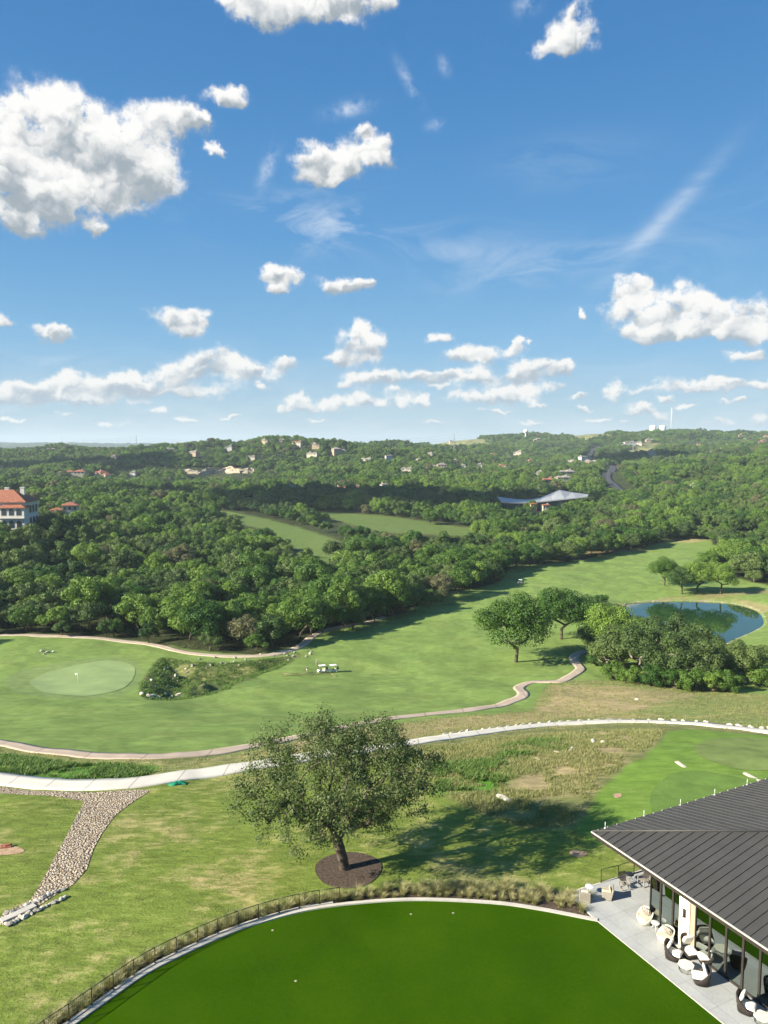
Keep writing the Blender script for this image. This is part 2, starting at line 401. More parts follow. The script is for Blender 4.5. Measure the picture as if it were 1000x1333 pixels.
GREENP = smooth_closed(W([(38, 888), (60, 876), (110, 864), (140, 860), (165, 863), (176, 871), (172, 886), (158, 897), (130, 904), (100, 906), (60, 902)]), 5)
COLLAR = smooth_closed(W([(8, 884), (30, 872), (80, 862), (130, 855), (165, 857), (184, 867), (182, 886), (170, 900), (135, 908), (95, 910), (50, 907), (15, 898)]), 5)
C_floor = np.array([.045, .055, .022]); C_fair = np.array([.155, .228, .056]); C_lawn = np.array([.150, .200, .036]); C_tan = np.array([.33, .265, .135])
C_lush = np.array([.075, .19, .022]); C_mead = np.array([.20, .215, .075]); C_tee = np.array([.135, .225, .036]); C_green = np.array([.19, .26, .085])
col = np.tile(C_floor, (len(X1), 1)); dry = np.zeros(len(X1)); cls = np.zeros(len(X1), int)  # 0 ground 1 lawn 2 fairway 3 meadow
def paint(mask, c, d, k=None):
    global col, dry
    col = col * (1 - mask[:, None]) + c * mask[:, None]; dry = dry * (1 - mask) + d * mask
    if k is not None: cls[mask > .5] = k
far = sstep(140, 190, Y1) * (1 - 0)
paint(1 - sstep(150, 200, Y1 + (fbm(X1 / 10, Y1 / 10, 3) - .5) * 8), C_mead * .8, .3, 3)
nearm = 1 - sstep(-1, 1, Y1 - 82 + (X1 * .0))
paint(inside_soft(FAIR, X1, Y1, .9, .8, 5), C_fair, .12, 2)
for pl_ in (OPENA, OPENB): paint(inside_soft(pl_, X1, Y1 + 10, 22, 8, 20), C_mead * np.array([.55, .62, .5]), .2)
paint(inside_soft(OPENA, X1, Y1, 3, 3, 15), C_fair * .72, .1, 2); paint(inside_soft(OPENB, X1, Y1, 4, 4, 20), C_fair * .65, .1, 2)  # grass colour of both openings darkened for the shade lying on them
wob = (fbm(X1 / 18, Y1 / 14, 88, 3) - .5)
mw = inside_soft(FAIR, X1, Y1, 4, 0)
col *= (1 + (mw * sstep(-.12, .12, np.sin(wob * 22)) * .16 - mw * .06)[:, None] * (Y1 < 420)[:, None])
# lawn between the path and the turf
LAWN = W([(-300, 1018), (0, 1022), (120, 1028), (180, 1026), (250, 1015), (310, 1006), (400, 994), (470, 986), (540, 978), (560, 1000), (590, 1040), (630, 1060), (690, 1080), (750, 1075), (770, 1100), (1200, 1110), (1600, 1110)])
LAWN = [(p[0], p[1]) for p in LAWN] + [(60, 30), (60, -160), (-70, -160), (-70, 40)]
paint(inside_soft(LAWN, X1, Y1, .6, .5, 3), C_lawn, .62, 1)
paint(inside_soft(TAWN, X1, Y1, 3, 2, 4), C_lawn * 1.02, .95)
paint(inside_soft(DRYS, X1, Y1, .5, .3, 3), C_mead, .8, 3)
paint(inside_soft(GREENMEAD, X1, Y1, 1.5, 1.5, 4), C_mead * np.array([.92, 1.05, .9]), .75)
paint(inside_soft(TAN1, X1, Y1, 1.2, 2, 3.5), C_tan, .6)
paint(inside_soft(LUSH1, X1, Y1, .6, 1.2, 2.5), C_lush, .15)
paint(inside_soft(MEAD, X1, Y1, .8, 1, 3), C_mead * .9, .9, 3)
paint(inside_soft(TAN2, X1, Y1, 1.2, 2, 3), C_tan, .5)
paint(inside_soft(LUSH2, X1, Y1, 1, 1, 3), C_lush * 1.15, .25); paint(inside_soft(LUSH3, X1, Y1, .6, 1, 2), C_lush, .3)
paint(inside_soft(TEES, X1, Y1, .3, .5, 3), C_tee, .12, 2)
paint(inside_soft(RAVINE, X1, Y1, .6, .8, 3), np.array([.085, .115, .035]), .35, 3)
paint(inside_soft(COLLAR, X1, Y1, .35), C_green * .88, 0)
# the banks of the pond and the far hillside: clearings and cliffs
for pl, c in (([(805, 786), (880, 776), (960, 780), (1000, 788), (1000, 800), (960, 782), (880, 779), (810, 790)], C_tan * .9),
              ([(725, 727), (790, 720), (850, 716), (830, 712), (760, 718)], C_tan * .7), ([(880, 700), (925, 702), (900, 707), (870, 706)], C_tan),
              ([(900, 775), (1000, 768), (1000, 772), (930, 780)], C_tan * .7), ([(555, 776), (600, 768), (600, 772), (560, 780)], C_tan * .8)):
    paint(inside_soft(W(pl), X1, Y1, 1.5, 2, 6) * .75, c, .2)
HILLCLEAR = [W([(715, 569), (745, 562), (792, 566), (800, 572), (760, 574)]), W([(780, 590), (840, 576), (862, 578), (850, 590), (800, 596)]), W([(545, 579), (640, 577), (640, 582), (560, 583)])]
for pl in HILLCLEAR: paint(inside_soft(pl, X1, Y1, 12, 10, 40), np.array([.22, .22, .09]), .2)
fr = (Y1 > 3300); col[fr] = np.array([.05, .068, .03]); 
# faces
nr, nc = YY.shape; idx = np.arange(nr * nc).reshape(nr, nc)
Fq = np.stack([idx[:-1, :-1], idx[:-1, 1:], idx[1:, 1:], idx[1:, :-1]], -1).reshape(-1, 4)
fc = np.max(cls[Fq], 1)
V1 = np.stack([X1, Y1, Z1], 1)
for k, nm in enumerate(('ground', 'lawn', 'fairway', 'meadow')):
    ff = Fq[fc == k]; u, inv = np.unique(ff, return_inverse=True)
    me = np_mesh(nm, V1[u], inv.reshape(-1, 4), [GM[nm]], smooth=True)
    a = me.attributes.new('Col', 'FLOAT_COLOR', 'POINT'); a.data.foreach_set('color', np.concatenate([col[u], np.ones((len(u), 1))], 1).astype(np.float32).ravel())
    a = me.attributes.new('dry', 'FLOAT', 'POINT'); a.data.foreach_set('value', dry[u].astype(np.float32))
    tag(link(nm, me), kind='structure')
# ------------------------------------------------------------------ sheets laid on the ground
def sheet(name, poly, off, step, mat, z=None, kind='structure'):
    P = np.asarray(poly, float); x0, y0 = P.min(0); x1, y1 = P.max(0)
    bp = []
    for i in range(len(P)):
        a, b = P[i], P[(i + 1) % len(P)]; m = max(1, int(np.hypot(*(b - a)) / step))
        for k in range(m): bp.append(tuple(a + (b - a) * k / m))
    gx, gy = np.meshgrid(np.arange(x0 + step / 2, x1, step), np.arange(y0 + step / 2, y1, step)); gx = gx.ravel(); gy = gy.ravel()
    if z is None and len(gx):
        k = sdf(bp, gx, gy) < -step * .4; pts = bp + list(zip(gx[k], gy[k]))
    else: pts = bp
    vs, es, fs, *_ = delaunay_2d_cdt([Vector(p) for p in pts], [], [list(range(len(bp)))], 1, 1e-4)
    v = np.array([(p.x, p.y) for p in vs]); zz = tz(v[:, 0], v[:, 1]) + off if z is None else np.full(len(v), z)
    fs = [tuple(f) for f in fs]; fs = [f if (v[f[1]][0] - v[f[0]][0]) * (v[f[2]][1] - v[f[0]][1]) - (v[f[2]][0] - v[f[0]][0]) * (v[f[1]][1] - v[f[0]][1]) > 0 else f[::-1] for f in fs]
    me = bpy.data.meshes.new(name); me.from_pydata([(a, b, c) for (a, b), c in zip(v, zz)], [], fs); me.materials.append(mat)
    me.polygons.foreach_set('use_smooth', [True] * len(me.polygons)); me.update()
    o = link(name, me)
    if kind: tag(o, kind=kind)
    return o
def ribbon(name, pts, width, off, mat, n=8, cross=4, thick=.1, wfn=None):
    C = smooth_open([Vector(p) for p in pts], n); vs = []; fs = []; m = cross + 3
    C = [Vector(c) for c in C]
    for i, p in enumerate(C):
        t = (C[min(i + 1, len(C) - 1)] - C[max(i - 1, 0)]).normalized(); nv = Vector((-t.y, t.x)); w = width if wfn is None else wfn(i / (len(C) - 1))
        zc = T(p.x, p.y)
        zs = []
        for k in range(cross + 1):
            q = p + nv * w * (k / cross - .5); zs.append((q, max(T(q.x, q.y), zc * .5 + T(q.x, q.y) * .5)))
        row = [(zs[0][0].x, zs[0][0].y, T(zs[0][0].x, zs[0][0].y) - thick)] + [(q.x, q.y, z + off) for q, z in zs] + [(zs[-1][0].x, zs[-1][0].y, T(zs[-1][0].x, zs[-1][0].y) - thick)]
        vs += row
    for i in range(len(C) - 1):
        for k in range(m - 1): fs.append((i * m + k, i * m + k + 1, (i + 1) * m + k + 1, (i + 1) * m + k)[::-1])
    me = bpy.data.meshes.new(name); me.from_pydata(vs, [], fs); me.materials.append(mat)
    me.polygons.foreach_set('use_smooth', [True] * len(me.polygons)); me.update()
    return tag(link(name, me), kind='structure'), C
def jointed(name, col, var, every):
    m, n, out = new_mat(name); co = n.new('ShaderNodeTexCoord').outputs['Object']
    f = n.noise(co, .5, 6, .6); c = n.mix(n.ramp(f, .3, .7), tuple(a * (1 - var) for a in col), tuple(a * (1 + var) for a in col))
    sx = n.new('ShaderNodeSeparateXYZ'); n.l.new(co, sx.inputs[0])
    j = n.math('FRACT', n.math('MULTIPLY', sx.outputs[0], 1 / every)); j = n.math('LESS_THAN', j, .035)
    c = n.mix(n.math('MULTIPLY', j, .45), c, (.12, .10, .08))
    principled(n, out, c, .85, .2, 0, bump(n, n.noise(co, 8, 4), .5, .006)); return m
cpath = W([(-60, 958), (0, 967), (50, 977), (120, 984), (200, 985.5), (280, 980), (350, 968), (400, 957), (450, 947), (500, 937), (560, 930), (620, 923), (660, 915), (681, 905), (676, 895), (690, 889), (712, 887)])
ribbon('cart_path', cpath, 2.7, .06, jointed('tan_path_slabs', (.43, .34, .26), .12, 7.5), 8)
ribbon('cart_path', W([(700, 888), (728, 887), (742, 881), (756, 871), (749, 861), (748, 855), (756, 850), (768, 848)]), 2.7, .09, M['cartpath'], 8)
ribbon('cart_path', W([(-90, 828), (0, 827), (60, 828), (130, 831), (190, 838), (240, 849), (290, 854), (350, 853), (390, 842), (420, 822), (450, 815), (500, 803)]), 2.8, .12, M['cartpath'], 6)
wpath = W([(-80, 1006), (0, 1015), (60, 1021), (120, 1022.5), (180, 1019), (250, 1009), (310, 1000), (400, 986), (470, 977), (540, 967), (600, 958), (660, 950), (720, 944), (780, 940.5), (840, 940), (900, 942), (960, 948), (1000, 953), (1080, 966)])
_, WP = ribbon('concrete_path', wpath, 3.3, .10, jointed('concrete_slabs', (.60, .56, .48), .08, 4.6), 8, thick=.12, wfn=lambda t: 3.3 - .5 * t)
sheet('putting_green', GREENP, .07, 1.2, (lambda: simple('putting_green_turf', (.22, .29, .12), .9, .1, var=.06, vs=.25, detail=3))())
TB1 = smooth_closed(W([(904, 972), (925, 963), (965, 960), (1010, 964), (1040, 985), (1010, 1001), (975, 1003), (940, 996), (912, 985)]), 5)
TB2 = smooth_closed(W([(846, 1042), (855, 1022), (880, 1006), (915, 1004), (960, 1012), (1000, 1022), (1040, 1060), (990, 1095), (900, 1085), (856, 1065)]), 5)
for k_, P_ in enumerate((TB1, TB2)): sheet('tee_box', P_, .05, .7, simple('tee_turf%d' % k_, ((.155, .205, .062), (.118, .195, .042))[k_], .9, .1, var=.16, vs=.5, bs=18, bd=.02))
# synthetic turf circle, kerb, patio, mulch bed
ARC = [g0(*p) for p in [(-10, 1420), (40, 1378), (100, 1333), (150, 1297), (200, 1263.5), (275, 1227), (330, 1205.5), (400, 1186.5), (470, 1177), (545, 1173), (640, 1177), (700, 1185), (778, 1200)]]
ARC = [(-24.5, 22), (-23.5, 30)] + ARC[1:]
ARCS = smooth_open(ARC, 8)
av = Vector((.448, -.894)).normalized(); bv = Vector((-av.y, av.x))   # along the patio, across it
PA = Vector(g0(778, 1200)); PEND = PA + av * 40
m, n, out = new_mat('synthetic_turf'); co = n.new('ShaderNodeTexCoord').outputs['Object']
f = n.math('ADD', n.math('MULTIPLY', n.noise(co, .16, 4, .6), .6), n.math('MULTIPLY', n.noise(co, 3.5, 4, .75), .4))
c = n.mix(n.ramp(f, .35, .66), (.024, .066, .001), (.041, .095, .002)); sp = n.ramp(n.noise(co, 15, 2, .8), .3, .75, .72, 1.3)
c = n.mix(1, c, n.vmath('SCALE', (1, 1, 1), sp), 'MULTIPLY')
br = n.new('ShaderNodeTexBrick'); mpt = n.new('ShaderNodeMapping'); n.l.new(co, mpt.inputs[0]); mpt.inputs['Rotation'].default_value = (0, 0, R(62)); n.l.new(mpt.outputs[0], br.inputs[0]); br.offset = 0; br.inputs['Scale'].default_value = 1; br.inputs['Mortar Size'].default_value = .02; br.inputs['Mortar Smooth'].default_value = 1; br.inputs['Brick Width'].default_value = 60; br.inputs['Row Height'].default_value = 3.6
br.inputs['Color1'].default_value = (1, 1, 1, 1); br.inputs['Color2'].default_value = (.92, .93, .92, 1); br.inputs['Mortar'].default_value = (.86, .88, .86, 1); c = n.mix(1, c, br.outputs[0], 'MULTIPLY')
principled(n, out, c, 1, 0, 0, bump(n, n.noise(co, 18, 4, .7), .8, .03)); M['turf'] = m
sheet('turf_lawn', [p for p in ARCS] + [tuple(PEND), (20, 8), (-20, 8)], 0, 1, M['turf'], z=.0)
def offset_curve(C, d):
    out = []
    for i, p in enumerate(C):
        t = (Vector(C[min(i + 1, len(C) - 1)]) - Vector(C[max(i - 1, 0)])).normalized(); out.append((p[0] - t.y * d, p[1] + t.x * d))
    return out
def wall_strip(name, C, d0, d1, z0, z1, mat):
    a, b = offset_curve(C, d0), offset_curve(C, d1); mb = MB(); vs = []; fs = []
    for p, q in zip(a, b): vs += [(p[0], p[1], z0), (p[0], p[1], z1), (q[0], q[1], z1), (q[0], q[1], z0)]
    for i in range(len(a) - 1):
        for k in range(4): fs.append((i * 4 + k, i * 4 + (k + 1) % 4, (i + 1) * 4 + (k + 1) % 4, (i + 1) * 4 + k))
    fs += [(0, 1, 2, 3), tuple(len(vs) - 1 - i for i in range(4))]
    mb.add(vs, fs); return mb.build(name, mat)
kb = wall_strip('kerb', ARCS, .0, .30, -.3, .10, M['concrete']); tag(kb, kind='structure')
kb = wall_strip('kerb', ARCS[:-36], .34, .52, -.3, .15, M['concrete']); tag(kb, kind='structure')
mo = offset_curve(ARCS, .4); nb = len(ARCS)
mw_ = [.4 + (1.1 if i < nb - 40 else 1.1 + 1.5 * min(1, (i - nb + 40) / 30)) for i in range(nb)]
outer = [offset_curve(ARCS, w)[i] for i, w in enumerate(mw_)]
pw = Vector(g0(740, 1163))
sheet('mulch_bed', mo + [tuple(pw)] + outer[:-4][::-1], .07, .5, M['mulch'])
P2 = [tuple(PA), tuple(pw), g0(757, 1156), g0(782, 1149), g0(812, 1139), g0(840, 1131), tuple(Vector(g0(840, 1131)) + bv * 14), tuple(PA + av * 5 + bv * 22), tuple(PEND + bv * 22), tuple(PEND)]
mb = MB(); mb.prism(P2, -.6, .03); o = mb.build('patio', M['patio']); tag(o, kind='structure')
m, n, out = new_mat('patio_slab'); co = n.new('ShaderNodeTexCoord').outputs['Object']
f = n.math('ADD', n.math('MULTIPLY', n.noise(co, .6, 6, .65), .6), n.math('MULTIPLY', n.noise(co, 5, 4, .7), .4)); c = n.mix(n.ramp(f, .35, .65), (.33, .34, .335), (.44, .45, .44))
mp = n.new('ShaderNodeMapping'); n.l.new(co, mp.inputs[0]); mp.inputs['Rotation'].default_value = (0, 0, -math.atan2(av.y, av.x))
br = n.new('ShaderNodeTexBrick'); n.l.new(mp.outputs[0], br.inputs[0]); br.offset = 0; br.inputs['Scale'].default_value = 1; br.inputs['Mortar Size'].default_value = .012; br.inputs['Brick Width'].default_value = 2.4; br.inputs['Row Height'].default_value = 1.7
br.inputs['Color1'].default_value = (1, 1, 1, 1); br.inputs['Color2'].default_value = (.93, .93, .93, 1); br.inputs['Mortar'].default_value = (.55, .55, .55, 1)
c = n.mix(1, c, br.outputs[0], 'MULTIPLY'); principled(n, out, c, .65, .35, 0, bump(n, n.noise(co, 14, 3), .4, .003)); o.data.materials[0] = m
e_ = [tuple(Vector(p) + Vector(q)) for p, q in zip([P2[1], P2[2], P2[3], P2[4], P2[5]], [(.0, .0)] * 5)]
tag(wall_strip('patio_kerb', e_, -.02, -.17, -.5, .06, M['concrete']), kind='structure')
tag(wall_strip('patio_kerb', [tuple(PEND), tuple(PA)], -.002, -.09, -.1, .045, M['concrete']), kind='structure')
# river-stone swale and the mulch ring
SW = W([(-60, 1018), (0, 1025), (60, 1030), (120, 1032), (185, 1028), (196, 1029), (172, 1045), (150, 1062), (133, 1085), (122, 1105), (113, 1132), (95, 1152), (76, 1163), (45, 1183), (10, 1205), (-6, 1204), (4, 1190), (40, 1172), (52, 1152), (65, 1128), (85, 1092), (100, 1062), (110, 1043), (60, 1036), (0, 1033), (-60, 1028)])
m, n, out = new_mat('river_stones'); co = n.new('ShaderNodeTexCoord').outputs['Object']
v = n.new('ShaderNodeTexVoronoi'); n.l.new(co, v.inputs[0]); v.inputs['Scale'].default_value = 5.5
sp = n.new('ShaderNodeSeparateColor'); n.l.new(v.outputs['Color'], sp.inputs[0])
c = n.mix(sp.outputs[0], (.27, .21, .15), (.66, .56, .42)); c = n.mix(n.ramp(v.outputs['Distance'], .35, .75), c, (.15, .11, .07))
principled(n, out, c, .9, .15, 0, bump(n, n.math('MULTIPLY', v.outputs['Distance'], -1), 1., .12)); M['stones'] = m
sheet('stone_swale', SW, .04, .6, m)
OAK = g0(448, 1130, -.45)
ringp = [(OAK[0] + .35 + 2.75 * math.cos(t) * (1 + .04 * math.sin(3 * t)), OAK[1] - .1 + 3.0 * math.sin(t)) for t in np.linspace(0, 2 * math.pi, 48, endpoint=False)]
sheet('mulch_ring', ringp, .06, .4, M['mulch'])
for nm, pl in (('bare_patch', [(-20, 1098), (20, 1100), (32, 1108), (20, 1112), (-20, 1113)]), ('bare_patch', [(742, 1108), (755, 1107), (765, 1111), (757, 1116), (744, 1114)]), ('bare_patch', [(800, 1034), (808, 1033), (809, 1037), (801, 1039)]),
               ('bare_patch', [(585, 885), (640, 880), (660, 884), (600, 889)])):
    pass
for pl in ([(-20, 1098), (12, 1100), (32, 1107), (20, 1112), (-20, 1113)], [(742, 1108), (755, 1107), (765, 1111), (757, 1116), (744, 1114)], [(799, 1034), (808, 1033), (809, 1037), (801, 1039)]):
    sheet('bare_soil', smooth_closed(W(pl), 4), .03, .4, M['soil'])
# pond
m, n, out = new_mat('pond_water'); co = n.new('ShaderNodeTexCoord').outputs['Object']
principled(n, out, (.014, .048, .016), .015, .5, 0, bump(n, n.noise(co, .9, 3, .5), .12, .02)).inputs['IOR'].default_value = 1.8; M['water'] = m
sheet('water', offset_curve(POND, 0), 0, 2, m, z=WATER_Z)
# road climbing the far hill
ribbon('road', [pick(a, b)[:2] for a, b in [(812, 642), (800, 634), (792, 627), (790, 620), (797, 612), (800, 607)]], 13, .8, M['asphalt'], 4, thick=3)
ribbon('road', [pick(a, b)[:2] for a, b in [(762, 600), (768, 595), (770, 590), (776, 584), (782, 581)]], 9, 1.0, M['asphalt'], 4, thick=3)
# ------------------------------------------------------------------ camera, sun, haze
cam = bpy.data.cameras.new('camera'); co_ = bpy.data.objects.new('camera', cam); COL.objects.link(co_); S.camera = co_
cam.sensor_fit = 'VERTICAL'; cam.sensor_height = 36; cam.sensor_width = 27; cam.lens = 36 * F / 1333; cam.clip_end = 40000; cam.clip_start = .5
co_.location = (0, 0, CZ); co_.rotation_euler = (R(90) - PITCH, 0, 0)
SUN_EL = R(28); SUN_D = Vector((-.93, -.37, 0)).normalized() * math.cos(SUN_EL) + Vector((0, 0, math.sin(SUN_EL)))
sl = bpy.data.lights.new('sun', 'SUN'); sl.energy = 5.0; sl.angle = R(.5); sl.color = (1, .92, .76)
so = bpy.data.objects.new('sun', sl); COL.objects.link(so); so.rotation_euler = (-SUN_D).to_track_quat('-Z', 'Y').to_euler(); so.location = (-60, -20, 80)
mb = MB(); mb.box((0, 6900, 55), (26000, 14600, 260)); hz = mb.mesh('haze', M['white']); hz.materials.clear()
m = bpy.data.materials.new('air'); m.use_nodes = True; m.node_tree.nodes.clear(); n = N(m.node_tree); out = n.new('ShaderNodeOutputMaterial')
pv = n.new('ShaderNodeVolumePrincipled'); pv.inputs['Color'].default_value = (.75, .88, 1, 1); pv.inputs['Density'].default_value = .00008; pv.inputs['Anisotropy'].default_value = .1
n.l.new(pv.outputs[0], out.inputs['Volume']); hz.materials.append(m); tag(link('haze', hz), 'thin pale air over the whole valley', None, None, 'stuff')
S.view_settings.view_transform = 'Standard'; S.view_settings.look = 'None'; EXPO = 1.3; S.view_settings.exposure = EXPO; S.view_settings.gamma = 1
S.cycles.max_bounces = 6; S.cycles.diffuse_bounces = 3; S.cycles.glossy_bounces = 3; S.cycles.transmission_bounces = 4; S.cycles.transparent_max_bounces = 8; S.cycles.volume_bounces = 1
S.cycles.use_adaptive_sampling = True; S.cycles.adaptive_threshold = .015; S.cycles.use_denoising = True
S.cycles.sample_clamp_indirect = 6; S.cycles.caustics_reflective = False; S.cycles.caustics_refractive = False
# ------------------------------------------------------------------ sky with clouds, in the world
CL = """30,190,70,75 70,140,45,40 110,178,60,55 160,190,60,45 215,160,40,30 240,160,25,25 60,250,80,45 140,240,70,35 15,245,50,52 20,288,25,18 130,290,16,12 185,225,50,35 262,165,16,14
390,5,90,28 350,25,40,18 470,0,60,20 320,2,40,15 430,20,40,15
293,127,28,15 300,135,16,12 280,192,14,8
440,210,55,27 405,205,28,28 485,195,28,25 475,173,12,12 505,200,12,18 420,228,24,16
743,45,30,25 750,18,18,20 718,60,25,14 768,48,16,18
365,360,34,18 350,348,18,14 377,352,22,12 362,374,18,10
450,371,32,14 462,366,20,11
237,418,36,17 217,408,18,13 262,408,16,14 240,425,26,12
75,432,38,9 90,426,18,9 3,418,12,12
50,507,48,14 90,494,32,15 140,503,36,15 15,512,28,14 180,496,34,14 225,484,26,18 250,476,26,18 288,470,24,20 310,486,28,16 340,488,28,12 200,506,110,9 90,520,100,7 370,475,14,10
462,452,30,26 490,447,20,17 438,470,24,10 465,434,16,12
568,438,17,8 760,413,8,8
615,460,34,14 640,456,18,12 588,466,22,8 682,449,8,13 672,461,13,7
480,496,42,10 508,490,22,11 560,490,26,11 592,494,28,11 625,487,16,12 690,484,30,15 718,481,24,13 668,492,28,9 738,478,12,10
388,524,20,10 396,517,10,10 375,533,14,5
440,526,28,8 480,521,28,10 530,522,22,9 550,520,12,9 612,518,30,10 650,513,34,11 682,511,24,9
815,373,28,22 806,400,24,22 832,363,18,12 848,403,30,20 902,385,36,22 870,403,35,22 935,400,40,20 900,427,88,16 965,410,30,18 996,396,20,20 845,430,40,12 980,432,50,13
972,460,28,8 800,510,16,13 830,513,25,7 868,502,28,11 900,505,25,8 930,502,25,9 955,497,20,9 990,494,25,7
836,538,20,8 858,544,14,6 945,549,14,6 990,545,14,10 208,538,13,7 150,546,18,4 240,546,16,4 755,520,12,5 766,531,10,4 725,505,16,5 700,522,14,4 640,536,18,4 575,505,14,4 520,510,16,4 445,505,14,5 420,545,16,3 690,545,20,3 780,545,14,4 900,530,18,4 960,520,16,4 870,520,14,4 300,535,18,3 90,538,16,3 340,505,12,4 20,545,16,3 560,545,20,3 815,548,8,3 930,556,12,3"""
W_ = bpy.data.worlds.new('World'); S.world = W_; W_.use_nodes = True; nt = W_.node_tree; nt.nodes.clear(); n = N(nt)
out = n.new('ShaderNodeOutputWorld')
sk = n.new('ShaderNodeTexSky', sky_type='NISHITA'); sk.sun_disc = False; sk.sun_elevation = SUN_EL; sk.sun_rotation = math.atan2(SUN_D.x, SUN_D.y); sk.altitude = 250; sk.air_density = 1.15; sk.dust_density = .6; sk.ozone_density = 1.6
tc = n.new('ShaderNodeTexCoord').outputs['Generated']
sx = n.new('ShaderNodeSeparateXYZ'); n.l.new(tc, sx.inputs[0])
KE = 2 ** -EXPO
el0 = n.math('ARCSINE', sx.outputs[2])
cr = n.new('ShaderNodeValToRGB'); n.l.new(n.math('MULTIPLY', el0, 1 / .62), cr.inputs[0])
stops = [(0, (.50, .66, .76)), (.05, (.43, .62, .76)), (.20, (.215, .48, .76)), (.42, (.095, .33, .67)), (.72, (.052, .235, .56)), (1, (.036, .185, .48))]
while len(cr.color_ramp.elements) < len(stops): cr.color_ramp.elements.new(.5)
for e_, (ps_, c_) in zip(cr.color_ramp.elements, stops): e_.position = ps_; e_.color = (*[v * KE for v in c_], 1)
skys = n.vmath('SCALE', sk.outputs[0], .06)
sky = n.mix(.9, skys, cr.outputs[0])
bg1 = n.new('ShaderNodeBackground'); n.set(bg1, 'Color', sky); bg1.inputs[1].default_value = 1.
# direction as azimuth and elevation, in radians
az = n.math('ARCTAN2', sx.outputs[0], sx.outputs[1]); el = n.math('ARCSINE', sx.outputs[2])
cv = n.new('ShaderNodeCombineXYZ'); n.l.new(az, cv.inputs[0]); n.l.new(el, cv.inputs[1]); p0 = cv.outputs[0]
w1 = n.vmath('SUBTRACT', n.noise(p0, 13, 7, .58, col=True), (.5, .5, .5)); w2 = n.vmath('SUBTRACT', n.noise(p0, 55, 5, .6, col=True), (.5, .5, .5))
p = n.vmath('ADD', p0, n.vmath('ADD', n.vmath('MULTIPLY', w1, (.075, .05, 0)), n.vmath('MULTIPLY', w2, (.018, .016, 0))))
p = n.vmath('MULTIPLY', p, (1, 1, 0))
def azel(px, py):
    d = Vector(ray(px, py)).normalized(); return math.atan2(d.x, d.y), math.asin(d.z)
acc = None; wsum = None
for t in CL.split():
    cx, cy, rx, ry = map(float, t.split(',')); a, e = azel(cx, cy); a1, e1 = azel(cx + rx, cy); a2, e2 = azel(cx, cy - ry)
    kf = 1.12 if cy < 440 else 1.2; ra, re = (a1 - a) * kf, (e2 - e) * kf
    q = n.vmath('MULTIPLY_ADD', p, (1 / ra, 1 / re, 0), (-a / ra, -e / re, 1))
    dd = n.vmath('DOT_PRODUCT', q, q, out=1); w = n.math('POWER', .16, dd)      # carries a constant factor .16
    v = n.vmath('SCALE', q, w); acc = v if acc is None else n.vmath('ADD', acc, v)
sp = n.new('ShaderNodeSeparateXYZ'); n.l.new(acc, sp.inputs[0])
Wt = n.math('MULTIPLY', sp.outputs[2], 1 / .16)
nx = n.math('DIVIDE', n.math('MULTIPLY', sp.outputs[0], 1 / .16), n.math('ADD', Wt, .05)); ny = n.math('DIVIDE', n.math('MULTIPLY', sp.outputs[1], 1 / .16), n.math('ADD', Wt, .05))
b1 = n.noise(p, 17, 8, .55); b2 = n.noise(n.vmath('ADD', p, (-.012, .018, 0)), 17, 8, .55)
b3 = n.noise(p, 58, 5, .6); b4 = n.noise(n.vmath('ADD', p, (-.004, .006, 0)), 58, 5, .6)
relief = n.math('ADD', n.math('SUBTRACT', b1, b2), n.math('MULTIPLY', n.math('SUBTRACT', b3, b4), .45))
fine = n.math('ADD', n.math('MULTIPLY', n.noise(p0, 34, 8, .62), .76), n.math('MULTIPLY', n.noise(p0, 120, 5, .6), .24))
field = n.math('MULTIPLY', Wt, n.ramp(fine, .33, .67, .25, 1.8))
# sunlit crowns, shaded bases and cores
core = n.ramp(Wt, 1.1, 3.0)
sh = n.math('ADD', n.math('MULTIPLY', ny, 1.05), n.math('MULTIPLY', nx, -.16))
def puffs(sc):
    v_ = n.new('ShaderNodeTexVoronoi'); v_.voronoi_dimensions = '2D'; v_.feature = 'SMOOTH_F1'; n.l.new(p, v_.inputs['Vector']); v_.inputs['Scale'].default_value = sc; v_.inputs['Smoothness'].default_value = .5
    q_ = n.vmath('SCALE', n.vmath('SUBTRACT', p, v_.outputs['Position']), sc); return v_.outputs['Distance'], n.vmath('DOT_PRODUCT', q_, (-.35, 1, 0), out=1)
d1, s1 = puffs(24); d2, s2 = puffs(58)
sh = n.math('ADD', sh, n.math('MULTIPLY', relief, 1.5)); sh = n.math('ADD', sh, n.math('MULTIPLY', s1, .62)); sh = n.math('ADD', sh, n.math('MULTIPLY', s2, .30))
sh = n.math('SUBTRACT', sh, n.math('MULTIPLY', n.math('SUBTRACT', d2, .4), .35))
sh = n.math('SUBTRACT', sh, n.math('MULTIPLY', core, .95))
lit = n.ramp(sh, -.85, .30, smooth=True)
haz = n.ramp(el, .0, .20, 1, 0)
cw = n.mix(haz, (1.0, .99, .97), (.93, .93, .90)); cs = n.mix(haz, (.37, .43, .48), (.50, .60, .70))
cc = n.mix(lit, cs, cw)
field = n.math('MULTIPLY', field, n.ramp(d1, 0, .8, 1.22, .72)); field = n.math('MULTIPLY', field, n.ramp(d2, 0, .8, 1.15, .82)); alpha = n.ramp(field, .15, .80, smooth=True)
